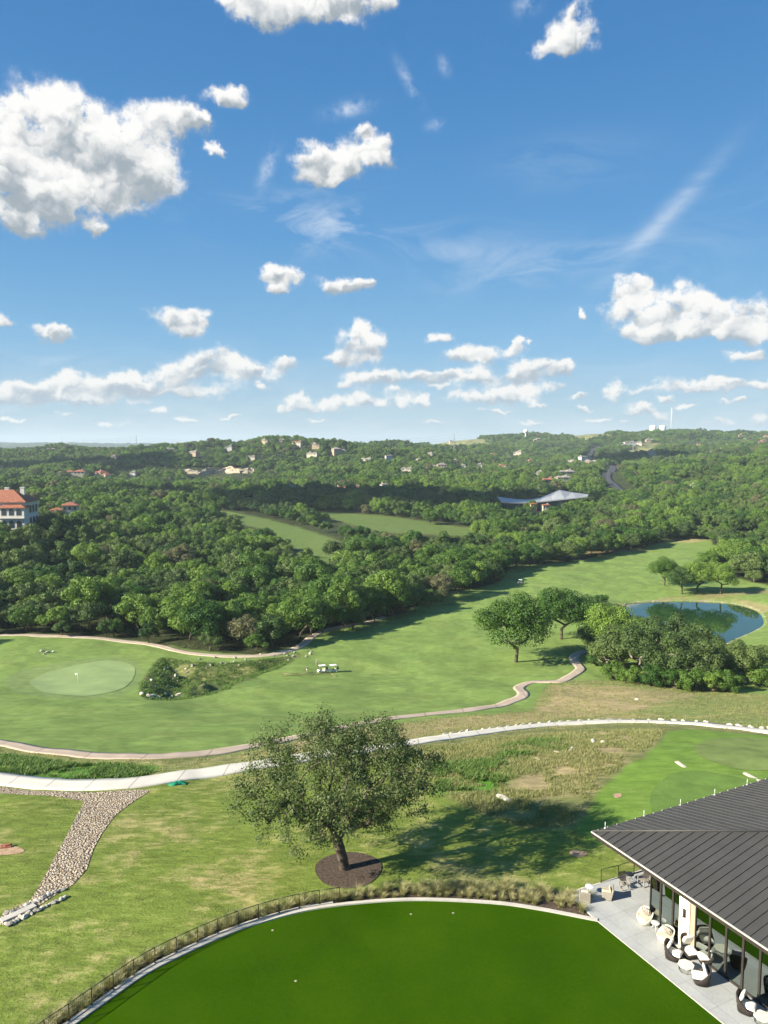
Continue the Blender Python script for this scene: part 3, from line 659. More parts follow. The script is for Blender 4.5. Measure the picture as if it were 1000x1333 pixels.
# thin high streaks
mp = n.new('ShaderNodeMapping'); n.l.new(p0, mp.inputs[0]); mp.inputs['Rotation'].default_value = (0, 0, R(-12)); mp.inputs['Scale'].default_value = (5, 16, 1)
cn = n.noise(mp.outputs[0], 1.3, 8, .62, 1.2)
def streak(px, py, rx, ry, rot, lo, hi, amt, nz=cn):
    a, e = azel(px, py); s_ = 1 / F; mq = n.new('ShaderNodeMapping'); n.l.new(n.vmath('SUBTRACT', p0, (a, e, 0)), mq.inputs[0])
    mq.inputs['Rotation'].default_value = (0, 0, R(rot)); mq.inputs['Scale'].default_value = (1, 1, 1)
    q = n.vmath('MULTIPLY', mq.outputs[0], (1 / (rx * s_), 1 / (ry * s_), 0)); d = n.vmath('DOT_PRODUCT', q, q, out=1)
    return n.math('MULTIPLY', n.math('MULTIPLY', n.math('POWER', .2, d), n.ramp(nz, lo, hi)), amt)
st = streak(860, 290, 100, 13, -44, .30, .6, .42)
for a in ((405, 290, 130, 36, 0, .48, .68, .62), (640, 330, 170, 34, 6, .40, .75, .42), (740, 210, 100, 30, 0, .40, .75, .24), (700, 350, 130, 20, -8, .4, .7, .4), (348, 218, 9, 28, 25, .42, .62, .6, fine), (455, 141, 32, 9, -12, .42, .62, .7, fine), (533, 108, 7, 26, -35, .42, .62, .7, fine),
          (578, 85, 7, 12, -35, .42, .62, .45, fine), (568, 163, 14, 7, 0, .42, .6, .4, fine), (685, 5, 18, 12, 0, .4, .62, .5, fine), (60, 470, 110, 10, 0, .45, .65, .4), (900, 330, 160, 60, -30, .45, .8, .16)):
    st = n.math('ADD', st, streak(*a))
lowh = n.math('MULTIPLY', n.ramp(el, .15, 0, 0, .35), n.ramp(cn, .40, .70)); st = n.math('MAXIMUM', st, lowh)
stc = n.math('MINIMUM', st, .62)
mixs = n.mix(stc, sky, (.80 * KE, .87 * KE, .95 * KE))
mixc = n.mix(alpha, mixs, n.vmath('SCALE', cc, KE))
bg2 = n.new('ShaderNodeBackground'); n.set(bg2, 'Color', mixc); bg2.inputs[1].default_value = 1.
# the clouded part of the sky lies ahead; elsewhere it is clear
reg = n.math('MULTIPLY', n.math('MULTIPLY', n.math('LESS_THAN', n.math('ABSOLUTE', az), .95), n.math('GREATER_THAN', el, -.05)), n.math('LESS_THAN', el, .85))
ms = n.new('ShaderNodeMixShader'); n.l.new(reg, ms.inputs[0]); n.l.new(bg1.outputs[0], ms.inputs[1]); n.l.new(bg2.outputs[0], ms.inputs[2]); n.l.new(ms.outputs[0], out.inputs[0])
W_.cycles.sampling_method = 'MANUAL'; W_.cycles.sample_map_resolution = 256
# ------------------------------------------------------------------ foliage
def leaf_mat(name, a, b, trans=.28, nsc=.7, c3=None):
    m, n, out = new_mat(name); co = n.new('ShaderNodeTexCoord').outputs['Object']; oi = n.new('ShaderNodeObjectInfo')
    f = n.noise(co, nsc, 3, .6); f2 = n.noise(co, 5, 2, .7)
    t = n.math('ADD', n.math('MULTIPLY', oi.outputs['Random'], .75), n.math('MULTIPLY', n.math('ADD', n.math('MULTIPLY', f, .6), n.math('MULTIPLY', f2, .4)), .9))
    reg_ = n.noise(oi.outputs['Location'], .011, 3, .6); t = n.math('ADD', t, n.math('MULTIPLY', n.math('SUBTRACT', reg_, .5), 1.6))
    sy_ = n.new('ShaderNodeSeparateXYZ'); n.l.new(oi.outputs['Location'], sy_.inputs[0]); t = n.math('ADD', t, n.ramp(sy_.outputs[1], 380, 1300, 0, .15))  # far leaves lightened in the colour, standing in for sunlit, hazy slopes
    c = n.mix(n.ramp(t, .45, 1.15), a, b)
    if c3: c = n.mix(n.math('GREATER_THAN', n.math('FRACT', n.math('MULTIPLY', oi.outputs['Random'], 7.31)), .95), c, c3)
    p = n.new('ShaderNodeBsdfPrincipled'); n.set(p, 'Base Color', c); p.inputs['Roughness'].default_value = .55; p.inputs['Specular IOR Level'].default_value = .25
    tr = n.new('ShaderNodeBsdfTranslucent'); n.set(tr, 'Color', n.mix(1, c, (1.25, 1.35, .6), 'MULTIPLY'))
    ms = n.new('ShaderNodeMixShader'); ms.inputs[0].default_value = trans; n.l.new(p.outputs[0], ms.inputs[1]); n.l.new(tr.outputs[0], ms.inputs[2]); n.l.new(ms.outputs[0], out.inputs[0]); return m
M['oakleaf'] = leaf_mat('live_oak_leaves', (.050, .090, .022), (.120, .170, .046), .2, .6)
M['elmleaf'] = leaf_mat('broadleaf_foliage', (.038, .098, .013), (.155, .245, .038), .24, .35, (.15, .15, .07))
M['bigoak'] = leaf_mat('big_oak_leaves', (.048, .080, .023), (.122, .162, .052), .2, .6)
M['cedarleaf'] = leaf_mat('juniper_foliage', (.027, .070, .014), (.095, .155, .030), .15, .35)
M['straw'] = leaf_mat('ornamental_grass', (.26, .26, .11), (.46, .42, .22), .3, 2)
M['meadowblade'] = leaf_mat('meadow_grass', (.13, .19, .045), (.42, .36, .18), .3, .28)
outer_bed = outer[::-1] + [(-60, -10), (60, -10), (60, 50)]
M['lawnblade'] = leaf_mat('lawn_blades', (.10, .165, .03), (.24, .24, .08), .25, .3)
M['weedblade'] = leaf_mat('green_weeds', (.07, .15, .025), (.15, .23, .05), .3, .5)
def quads(c, nrm, size, rng, aspect=.7):
    """square leaf cards at c facing nrm"""
    k = len(c); r = rng.normal(size=(k, 3)); a = np.cross(nrm, r); a /= np.linalg.norm(a, axis=1, keepdims=True) + 1e-9; b = np.cross(nrm, a)
    s = np.asarray(size).reshape(-1, 1) * .5; a = a * s; b = b * s * aspect
    v = np.stack([c - a * .9, c - b, c + a, c + b], 1).reshape(-1, 3); return v, np.arange(4 * k).reshape(-1, 4)
def crown_mesh(name, seed, RX, RZ, z0, nb, nl, ls, mat, shape='round'):
    rng = np.random.default_rng(seed); cs = []; rs = []
    lob = rng.uniform(0, 6.28, 3)
    for i in range(nb):
        th = rng.uniform(0, 2 * math.pi); u = rng.uniform(-.55, 1); rr = math.sqrt(max(0, 1 - u * u)) * (1 + .18 * math.sin(2 * th + lob[0]) + .12 * math.sin(3 * th + lob[1]))
        q = rng.uniform(.5, .92) if i > nb * .2 else rng.uniform(.1, .5)
        if shape == 'cone': rr *= .95 - .5 * max(0, u); u = u * 1.25
        cs.append((rr * q * RX * math.cos(th), rr * q * RX * math.sin(th), z0 + RZ * (1 + u * q * .95))); rs.append(RX * rng.uniform(.20, .36))
    cs = np.array(cs); rs = np.array(rs); w = rs ** 2 / (rs ** 2).sum(); C = []; Nn = []
    for c, r, k in zip(cs, rs, (w * nl).astype(int)):
        d = rng.normal(size=(k, 3)); d[:, 2] += .35; d /= np.linalg.norm(d, axis=1, keepdims=True); q = r * rng.uniform(.55, 1.08, (k, 1)) ** .6
        C.append(c + d * q * np.array([1, 1, .8])); nn = d + rng.normal(size=(k, 3)) * .38; nn[:, 2] += .2; Nn.append(nn / np.linalg.norm(nn, axis=1, keepdims=True))
    C = np.concatenate(C); Nn = np.concatenate(Nn); C[:, 2] = np.maximum(C[:, 2], z0 * .6)
    v, f = quads(C, Nn, ls * rng.uniform(.6, 1.35, len(C)), rng); return np_mesh(name, v, f, [mat])
def skeleton(name, seed, targets, trunk, fork, mat, r0=.03, e=.48, sag=.0, nseg=5, steps=3, limbs=()):
    """limbs grown from the trunk to each target, thickness by how many twigs each one carries"""
    rng = random.Random(seed); P = [Vector(p) for p in trunk]; par = [i - 1 for i in range(len(P))]; base = len(P) - 1
    for st_, L_ in limbs:
        pv_ = st_
        for q_ in L_: P.append(Vector(q_)); par.append(pv_); pv_ = len(P) - 1
    tg = sorted(targets, key=lambda t: (Vector(t) - P[base]).length); ends = []
    for t in tg:
        t = Vector(t); best = None; bd = 1e9; tl = (t - P[base]).length
        for i in range(max(0, base - fork), len(P)):
            d = (P[i] - t).length + .25 * max(0, (P[i] - P[base]).length - tl * .95) * 8
            if i <= base: d *= 1.15
            if d < bd: bd = d; best = i
        a = P[best]; prev = best; gd = (P[best] - P[par[best]]).normalized() if par[best] >= 0 else Vector((0, 0, 1))
        L = (t - a).length; ns = max(1, min(steps, int(L / .5)))
        for s in range(1, ns + 1):
            f = s / ns; q = a.lerp(t, f) + gd * L * .28 * math.sin(math.pi * f) * (1 - f) + Vector((rng.gauss(0, 1), rng.gauss(0, 1), rng.gauss(0, 1))) * L * .05 * (f < 1)
            P.append(q); par.append(prev); prev = len(P) - 1
        ends.append(prev)
    cnt = [0] * len(P)
    for i in ends:
        while i >= 0: cnt[i] += 1; i = par[i]
    rad = [r0 * max(c, 1) ** e for c in cnt]
    vs = []; fs = []
    for i in range(1, len(P)):
        a, b = P[par[i]], P[i]; ra = min(rad[par[i]], rad[i] * 1.35 if par[i] > base else 9); rb = rad[i]
        if par[i] < 1: ra = rad[0] * 1.45
        t = (b - a); 
        if t.length < 1e-4: continue
        t.normalize(); x = t.orthogonal().normalized(); y = t.cross(x); k = 9 if rad[i] > .12 else nseg; o = len(vs)
        for c, r in ((a, ra), (b + t * rb * .35, rb)):
            for j in range(k): q = 2 * math.pi * j / k; vs.append(c + (x * math.cos(q) + y * math.sin(q)) * r)
        fs += [(o + j, o + (j + 1) % k, o + k + (j + 1) % k, o + k + j) for j in range(k)]; fs.append(tuple(range(o + 2 * k - 1, o + k - 1, -1)))
    me = bpy.data.meshes.new(name); me.from_pydata([tuple(v) for v in vs], [], fs); me.polygons.foreach_set('use_smooth', [True] * len(me.polygons)); me.materials.append(mat); me.update(); return me, P
# the big oak -----------------------------------------------------------
rng = np.random.default_rng(11)
oz = T(*OAK)
oak = empty('oak_tree', (OAK[0], OAK[1], oz + .03), 0, 'big spreading live oak in the mulch ring by the turf circle', 'tree')
tg = []
Cc = np.array([-.8, .1, 7.6]); RR = np.array([8.15, 7.2, 4.9])
while len(tg) < 640:
    d = rng.normal(size=3); d /= np.linalg.norm(d); q = rng.uniform(.25, 1) ** .45; th = math.atan2(d[1], d[0])
    lump = 1 + .10 * math.sin(3 * th + 1) + .08 * math.sin(5 * th + 2 + 3 * d[2]) + .10 * math.sin(9 * d[2] + 2 * th)
    pnt = Cc + d * RR * q * lump * np.array([1, 1, 1.0 if d[2] > 0 else .85])
    nz = float(fbm(np.array([pnt[0] / 2.3 + pnt[2] * .41]), np.array([pnt[1] / 2.3 - pnt[2] * .57]), 7, 2)[0])
    if nz < .475 or pnt[2] < 3.0: continue
    if abs(pnt[0] - 1.5) < 1.6 and pnt[2] < 5.2 and pnt[1] < 2: continue          # the open window beside the trunk
    if -3.4 > pnt[0] > -4.6 and pnt[2] < 4.6: continue
    tg.append(tuple(pnt))
trunk = [(.05, 0, -.15), (0, 0, .15), (-.12, 0, .9), (-.35, .03, 1.8), (-.62, .05, 2.6), (-.8, .1, 3.4)]
me, _ = skeleton('trunk', 3, tg, trunk, 1, M['bark'], .0165, .50, steps=4, limbs=[(4, [(-.1, -.2, 3.25), (.9, -.35, 3.8), (2.1, -.4, 4.2), (3.4, -.5, 5.1), (5.0, -.3, 6.0)]), (5, [(-1.7, -.3, 4.3), (-3.0, -.5, 5.2), (-4.8, -.5, 6.2), (-6.4, -.2, 6.8)]), (5, [(-1.1, .2, 4.6), (-1.3, .2, 6.2), (-.9, .3, 8.0), (-.6, .3, 9.8)]), (5, [(-.5, 1.3, 4.7), (.2, 2.8, 6.3), (1.0, 4.6, 7.6)]), (5, [(-1.3, -1.3, 4.4), (-1.8, -3.0, 5.6), (-2.4, -4.8, 6.3)]), (8, [(2.6, 1.0, 6.0), (4.0, 2.2, 7.8)])])
link('trunk', me, oak)
tp = np.array(tg); C = []; Nn = []
for t in tp:
    k = int(rng.integers(60, 120)); d = rng.normal(size=(k, 3)) * np.array([.40, .40, .27]); C.append(t + d); nn = d / .42 + rng.normal(size=(k, 3)) * .5; nn[:, 2] += .7; Nn.append(nn / np.linalg.norm(nn, axis=1, keepdims=True))
C = np.concatenate(C); Nn = np.concatenate(Nn)
v, f = quads(C, Nn, .19 * rng.uniform(.6, 1.3, len(C)), rng, .6); link('crown', np_mesh('crown', v, f, [M['bigoak']]), oak)
# woodland kinds ---------------------------------------------------------
KINDS = []
for i, (RX, RZ, z0, nb, nl, ls, mt, sh) in enumerate([
    (5.0, 3.9, 1.2, 44, 7200, .44, 'elmleaf', 'round'), (4.5, 4.2, 1.3, 38, 6600, .42, 'elmleaf', 'round'), (5.4, 3.7, 1.4, 50, 7400, .46, 'elmleaf', 'round'),
    (4.2, 3.2, 1.6, 34, 6000, .42, 'cedarleaf', 'round'), (3.6, 3.7, 1.0, 34, 5600, .38, 'cedarleaf', 'cone'), (5.0, 3.5, 1.6, 40, 6600, .44, 'oakleaf', 'round'),
    (4.6, 4.0, 1.0, 30, 6000, .46, 'elmleaf', 'round')]):
    cm = crown_mesh('crown', 100 + i, RX, RZ, z0, nb, nl, ls, M[mt], sh)
    r_ = random.Random(i); tgs = [(RX * .6 * math.cos(a) * r_.uniform(.4, 1), RX * .6 * math.sin(a) * r_.uniform(.4, 1), z0 + RZ * r_.uniform(.4, 1.3)) for a in np.linspace(0, 6.2, 11)]
    tm, _ = skeleton('trunk', i, tgs, [(0, 0, -.4), (0, 0, .3), (.1, .05, z0 * .55), (.15, .1, z0 * .9)], 1, M['palebark' if i in (1, 5) else 'bark'], .075, .42)
    KINDS.append((cm, tm, RX, z0 + 2 * RZ))
FINE = []                                                           # finer leaves for the trees standing alone nearest the camera
for i, (RX, RZ, z0, nb, nl, ls, mt) in enumerate([(7.6, 5.0, 2.6, 62, 17000, .40, 'elmleaf'), (6.6, 4.2, 2.6, 50, 14000, .38, 'cedarleaf'), (4.8, 4.0, .9, 44, 10500, .34, 'oakleaf'), (3.0, 2.0, .1, 26, 4500, .28, 'elmleaf')]):
    cm = crown_mesh('crown', 300 + i, RX, RZ, z0, nb, nl, ls, M[mt]); r_ = random.Random(i + 9)
    tgs = [(RX * .7 * math.cos(a) * r_.uniform(.4, 1), RX * .7 * math.sin(a) * r_.uniform(.4, 1), z0 + RZ * r_.uniform(.3, 1.4)) for a in np.linspace(0, 6.2, 22)]
    tm, _ = skeleton('trunk', i, tgs, [(0, 0, -.4), (0, 0, .3), (.15, .05, z0 * .6), (.2, .1, z0 * 1.05)], 1, M['palebark' if i == 2 else 'bark'], .09, .42); FINE.append((cm, tm, RX, z0 + 2 * RZ))
def plant(kind, x, y, s, rz, label, group, name='oak_tree', cat='tree', sz=None, z=None):
    cm, tm = kind[0], kind[1]
    e = empty(name, (x, y, (T(x, y) if z is None else z) - .1), rz, label, cat, group); e.scale = (s, s, sz or s)
    link('trunk', tm, e); link('crown', cm, e); return e
rnd = random.Random(5)
LONE = [(672, 862, 0, 1.38, 'broad lone tree with a dark trunk left of the winding path'), (731, 832, 0, 1.22, 'second tree right behind the broad lone fairway tree'), (762, 828, 1, 1.15, 'dark dense tree between the fork-trunked tree and the thicket'),
        (796, 854, 0, 1.15, 'tall rounded tree at the left end of the pond thicket'), (459, 821, 1, .66, 'small lone tree on the fairway edge below the left woods'),
        (865, 762, 0, .92, 'leftmost tree of the small group above the pond'), (888, 773, 1, 1.02, 'front middle tree of the small group above the pond'), (908, 772, 0, 1.02, 'low tree in the small group above the pond'), (938, 773, 0, 1.0, 'right tree of the group above the pond, near its shadow'),
        (784, 787, 3, 1.0, 'low round bush on the left bank of the pond')]
EDGE = [(488, 812, 1, .85), (512, 803, 0, .9), (541, 797, 5, .8), (574, 783, 0, .95), (598, 774, 6, .95), (612, 766, 2, .9), (560, 790, 3, .7), (640, 753, 1, .9), (655, 746, 0, .85), (690, 737, 2, .85), (706, 734, 5, .9), (672, 741, 3, .8), (748, 729, 0, .9), (770, 723, 1, .8), (800, 719, 2, .8), (822, 716, 5, .8), (845, 711, 0, .75), (790, 722, 6, .8), (436, 731, 5, .9), (648, 690, 0, .8), (618, 686, 5, .8), (560, 683, 2, .8)]
for px, py, k, s in EDGE:
    x, y, z = pick(px, py); s = s * (1.55 if py < 770 else 1.3); plant(KINDS[k], x, y, s, rnd.uniform(0, 6), 'edge tree standing out on the grass before the woods, long shadow to its right', 'edge trees standing out on the grass', 'fairway_tree', 'tree', z=z)
for px, py, k, s, lb in LONE:
    x, y, z = pick(px, py); plant(FINE[k], x, y, s, rnd.uniform(0, 6), lb, None, 'bush' if k == 3 else 'oak_tree', 'bush' if k == 3 else 'tree', z=z)
TH = [(812, 872, 2, 1.33), (842, 880, 2, 1.51), (872, 884, 2, 1.39), (905, 888, 2, 1.22), (832, 862, 1, 1.10), (868, 866, 2, 1.57), (900, 872, 2, 1.45), (925, 880, 2, 1.16), (948, 884, 2, 1.10), (972, 888, 2, 1.16), (985, 892, 3, 1.30),
      (792, 872, 2, 1.04), (800, 884, 3, 1.10), (822, 889, 3, 1.00), (850, 893, 3, 1.20), (878, 896, 3, 1.10), (900, 899, 3, 1.25), (925, 900, 3, 1.10), (945, 900, 3, 1.20), (778, 866, 3, 1.20), (772, 852, 1, 0.81), (788, 840, 2, 1.04), (815, 850, 2, 1.28), (845, 856, 2, 1.16), (880, 858, 2, 1.10)]
for px, py, k, s in TH:
    x, y, z = pick(px, py)
    plant(FINE[k], x, y, s, rnd.uniform(0, 6), 'low green shrub along the foot of the pond thicket' if k == 3 else 'grey-branched tree in the dense thicket beside the pond', 'shrubs at the foot of the pond thicket' if k == 3 else 'trees of the pond thicket', 'shrub' if k == 3 else 'thicket_tree', 'shrub' if k == 3 else 'tree', z=z)
# scattered houses: (px, py of the base, half width m, kind) - filled in before the forest so that it leaves room
HOUSES = [(438, 590, 15, 't'), (405, 596, 12, 'c'), (515, 590, 13, 't'), (607, 594, 9, 'w'), (480, 604, 12, 'p'), (690, 604, 9, 'r'), (618, 640, 12, 'r'), (330, 600, 9, 'c'), (560, 596, 12, 'p'), (592, 604, 10, 'g'), (575, 612, 16, 'g'), (603, 612, 9, 'w'), (624, 610, 10, 'w'),
          (533, 617, 10, 'c'), (513, 628, 8, 'w'), (508, 599, 8, 'w'), (652, 612, 14, 'o'), (640, 596, 10, 'o'), (676, 592, 12, 'p'), (700, 575, 14, 't'), (745, 606, 16, 't'), (765, 606, 15, 't'), (757, 600, 12, 'w'), (716, 633, 12, 'r'), (735, 630, 12, 'p'), (702, 622, 8, 'w'), (740, 622, 15, 'p'),
          (822, 580, 18, 'w'), (832, 580, 16, 'c'), (843, 576, 14, 't'), (812, 583, 12, 'w'), (910, 583, 10, 'r'), (935, 591, 13, 'o'), (946, 583, 8, 'c'), (969, 575, 10, 'w'), (993, 578, 12, 'r'), (997, 571, 16, 'o'), (965, 569, 9, 'r'), (380, 643, 10, 'g'), (383, 635, 5, 'g'),
          (465, 640, 9, 'r'), (442, 641, 9, 'o'), (105, 622, 16, 'o'), (133, 623, 16, 'o'), (175, 622, 8, 'w'), (35, 584, 24, 'w'), (70, 590, 12, 'g'), (150, 600, 10, 'c'), (220, 590, 9, 'c'), (255, 594, 10, 't'), (300, 586, 8, 'w'), (640, 576, 12, 'w'), (560, 577, 12, 't'), (587, 577, 10, 'c'), (500, 640, 8, 'c'),
          (880, 564, 13, 'o'), (312, 577, 9, 't'), (345, 578, 9, 't'), (368, 578, 9, 't'), (390, 581, 10, 'o'), (410, 583, 9, 't'), (900, 640, 6, 'w'), (545, 604, 8, 'g'), (660, 600, 8, 'c'), (850, 593, 9, 'p')]
HP = []
for px, py, w, k in HOUSES:
    x, y, z = pick(px, py); x, y, z = x, y - 2, T(x, y - 2); HP.append((x, y, z, w, k, px, py))
MANS = (-188, 372); 
PAV = pick(700, 664)
clear = [(x, y, w * 1.0, 22 if y > 1200 else 12) for x, y, z, w, k, px, py in HP] + [(MANS[0] + 4, MANS[1], 13, 8)]
ROADS = [np.array([pick(a, b)[:2] for a, b in L]) for L in ([(812, 642), (800, 634), (792, 627), (790, 620), (797, 612), (800, 607)], [(762, 600), (768, 595), (770, 590), (776, 584), (782, 581)])]
CLIFF = [pick(a, b) for a, b in [(238, 617), (258, 618), (275, 616), (292, 615), (310, 616), (330, 617)]]
pts = []
rr = np.random.default_rng(77); y = 203.
while y < 3300:
    sp_ = 8.0 + max(0, y - 300) * .0013; u0 = .64 if y < 1500 else .6
    xs = np.arange(-u0 * y, u0 * y, sp_); xs = xs + rr.uniform(-.42, .42, len(xs)) * sp_; yy = y + rr.uniform(-.42, .42, len(xs)) * sp_
    pts.append(np.stack([xs, yy], 1)); y += sp_
FP = np.concatenate(pts); fx, fy = FP[:, 0], FP[:, 1]; keep = np.ones(len(FP), bool)
def cut(poly, d):
    global keep
    P = np.asarray(poly); m = keep & (fx > P[:, 0].min() - d - 5) & (fx < P[:, 0].max() + d + 5) & (fy > P[:, 1].min() - d - 5) & (fy < P[:, 1].max() + d + 5)
    k = np.where(m)[0]; keep[k[sdf(P, fx[k], fy[k]) < d]] = False
cut(FAIR, -1.2); cut(OPENA, 6); cut([(p[0], p[1] - 6) for p in OPENB], 8); cut(POND, 4); cut(RAVINE, 1.0)
for pl in HILLCLEAR: cut(pl, 0)
cut(LAWN, 3)
for cx, cy, w, dpt in clear: keep &= ~((np.abs(fx - cx * fy / cy) < w) & (fy > cy - w - dpt) & (fy < cy + w * .8))
keep &= ~((np.abs(fx - PAV[0]) < 46) & (fy > PAV[1] - 24) & (fy < PAV[1] + 16))
for L in ROADS:
    for a, b in zip(L[:-1], L[1:]):
        for t in np.linspace(0, 1, 14): c = a * (1 - t) + b * t; keep &= ~((np.abs(fx - c[0]) < 13) & (fy > c[1] - 34) & (fy < c[1] + 12))
for i in range(len(CLIFF) - 1):
    for t in np.linspace(0, 1, 4): c = np.array(CLIFF[i]) * (1 - t) + np.array(CLIFF[i + 1]) * t; keep &= ~((np.abs(fx - c[0]) < 11) & (fy > c[1] - 24) & (fy < c[1] + 8))
dens = fbm(fx / 60, fy / 60, 55, 3); keep &= ~((dens < .30) & (fy > 420))
pxx, pyy = project(fx, fy, tz(fx, fy)); ptx, pty = project(fx, fy, tz(fx, fy) + 8.5)
for pl in ([(285, 668), (340, 676), (392, 690), (436, 708), (430, 722), (440, 733), (425, 738), (408, 733), (398, 716), (362, 694), (310, 677)], [(395, 664), (450, 670), (520, 676), (600, 687), (648, 691), (640, 695), (560, 692), (500, 690), (455, 679)],
           [(650, 648), (690, 652), (730, 640), (765, 645), (745, 652), (690, 656), (655, 655)], [(240, 610), (330, 610), (330, 620), (240, 620)], [(786, 610), (802, 607), (800, 632), (790, 632)], [(20, 640), (47, 650), (47, 686), (20, 680)],
           [(700, 655), (722, 655), (722, 662), (700, 662)]):
    for q_x, q_y in ((ptx, pty), (pxx, pyy), project(fx, fy, tz(fx, fy) + 12), project(fx, fy, tz(fx, fy) + 4.5)): keep &= ~((sdf(pl, q_x, q_y) < 0) & (fy > 330))
keep &= ~((pxx > 700) & (fy < 214)); keep &= ~((fy < 225) & (fx / fy > .28))
FP = FP[keep]; fx, fy = FP[:, 0], FP[:, 1]; fz = tz(fx, fy); pxx, pyy = project(fx, fy, fz)
vis = (pxx > -20) & (pxx < 1020)
order = np.argsort(fy + np.where(vis, 0, 1e6)); near = order[:265]; rest = np.setdiff1d(np.arange(len(FP)), near)
juni = fbm(fx / 40, fy / 40, 66, 3)
def kind_of(i):
    r = rr.random()
    if juni[i] < .42: return (3, 4, 3, 5)[int(r * 4)]
    return (0, 1, 2, 6, 0, 5, 3)[int(r * 7)]
kn = ['leafy green tree', 'tall leafy tree', 'wide-crowned tree', 'dark round juniper', 'dark pointed juniper', 'grey-green live oak', 'light green tree']
for i in near:
    k = kind_of(i); s = rr.choice((.62, .8, .95, 1.1, 1.28)) * rr.uniform(1.08, 1.3)
    px = pxx[i]
    zone = 'left woods behind the putting green' if px < 190 else 'woods above the rocky ravine' if px < 400 else 'woodland edge left of the fairway' if px < 660 else 'trees at the far end of the fairway' if px < 890 else 'trees at the right edge above the pond'
    plant(KINDS[k], fx[i], fy[i], s, rr.uniform(0, 6.28), '%s in the %s' % (kn[k], zone), '%ss in the %s' % (kn[k], zone), 'juniper_tree' if k in (3, 4) else 'woodland_tree', 'tree', s * rr.uniform(.8, 1.15), z=fz[i])
# the rest of the woods: nobody could count them
kk = np.array([kind_of(i) for i in rest]); sc = rr.choice((.55, .72, .88, 1.02, 1.2), len(rest)) * rr.uniform(1.15, 1.4, len(rest)) * (1 + np.clip(fy[rest] - 500, 0, 3000) * .00008)
sc *= np.where(fy[rest] > 1200, .92, 1)
V = np.stack([fx[rest], fy[rest], fz[rest] - .15 - np.where(fy[rest] > 500, .8, 0)], 1).astype(np.float32)
me = bpy.data.meshes.new('woodland'); me.vertices.add(len(V)); me.vertices.foreach_set('co', V.ravel())
for nm, arr in (('rot', rr.uniform(0, 6.28, len(rest))), ('scl', sc)):
    a = me.attributes.new(nm, 'FLOAT', 'POINT'); a.data.foreach_set('value', arr.astype(np.float32))
a = me.attributes.new('kind', 'INT', 'POINT'); a.data.foreach_set('value', kk.astype(np.int32))
wo = link('woodland', me); tag(wo, 'woods covering the valley and hills to the horizon', None, None, 'stuff')
reg_children(); SRC = {}
for o in S.objects:
    if o.name.startswith('crown') and o.parent and o.data.name not in SRC: SRC[o.data.name] = o
srcs = [SRC.get(k_[0].name) for k_ in KINDS]
for i_, s_ in enumerate(srcs):
    if s_ is None: srcs[i_] = next(s for s in srcs if s)
ng = bpy.data.node_groups.new('woodland_trees', 'GeometryNodeTree'); ng.interface.new_socket('Geometry', in_out='INPUT', socket_type='NodeSocketGeometry'); ng.interface.new_socket('Geometry', in_out='OUTPUT', socket_type='NodeSocketGeometry')
g_ = ng.nodes; li = ng.links; gi = g_.new('NodeGroupInput'); go = g_.new('NodeGroupOutput'); ip = g_.new('GeometryNodeInstanceOnPoints'); gti = g_.new('GeometryNodeGeometryToInstance')
for s_ in reversed(srcs):
    oi = g_.new('GeometryNodeObjectInfo'); oi.transform_space = 'ORIGINAL'; oi.inputs['Object'].default_value = s_; oi.inputs['As Instance'].default_value = False; li.new(oi.outputs['Geometry'], gti.inputs[0])
def nattr(nm, t):
    q = g_.new('GeometryNodeInputNamedAttribute'); q.data_type = t; q.inputs['Name'].default_value = nm; return next(o for o in q.outputs if o.enabled and o.name == 'Attribute')
ip.inputs['Pick Instance'].default_value = True; li.new(gi.outputs[0], ip.inputs['Points']); li.new(gti.outputs[0], ip.inputs['Instance']); li.new(nattr('kind', 'INT'), ip.inputs['Instance Index'])
cx = g_.new('ShaderNodeCombineXYZ'); li.new(nattr('rot', 'FLOAT'), cx.inputs[2]); li.new(cx.outputs[0], ip.inputs['Rotation']); li.new(nattr('scl', 'FLOAT'), ip.inputs['Scale']); li.new(ip.outputs[0], go.inputs[0])
mod = wo.modifiers.new('trees', 'NODES'); mod.node_group = ng
print('forest', len(FP))
# ------------------------------------------------------------------ grasses
def blades(P, h, w, rng, lean=.35, per=5, spread=.12, mat=None, name='x'):
    """bunches of bent grass blades as real strips"""
    k = len(P) * per; c = np.repeat(P, per, 0) + np.concatenate([rng.normal(size=(k, 2)) * spread, np.zeros((k, 1))], 1); H = np.repeat(h, per) * rng.uniform(.6, 1.2, k)
    th = rng.uniform(0, 6.28, k); d = np.stack([np.cos(th), np.sin(th), np.zeros(k)], 1); s = np.stack([-np.sin(th), np.cos(th), np.zeros(k)], 1) * w; L = (rng.uniform(.2, 1, k) * lean * H)[:, None]
    up = np.zeros((k, 3)); up[:, 2] = 1
    m_ = c + d * L * .3 + up * H[:, None] * .6; t_ = c + d * L * 1.1 + up * H[:, None]
    v = np.stack([c - s, c + s, m_ + s * .8, m_ - s * .8, t_ + s * .15, t_ - s * .15], 1).reshape(-1, 3); b = np.arange(k) * 6
    f = np.concatenate([np.stack([b, b + 1, b + 2, b + 3], 1), np.stack([b + 3, b + 2, b + 4, b + 5], 1)]); return np_mesh(name, v, f, [mat])
def scatter(poly, n_, rng, nsc=4., thr=.0, seed=1):
    P = np.asarray(poly); q = rng.uniform(P.min(0), P.max(0), (n_, 2)); q = q[sdf(P, q[:, 0], q[:, 1]) < 0]
    if thr: q = q[fbm(q[:, 0] / nsc, q[:, 1] / nsc, seed, 3) > thr]
    return q
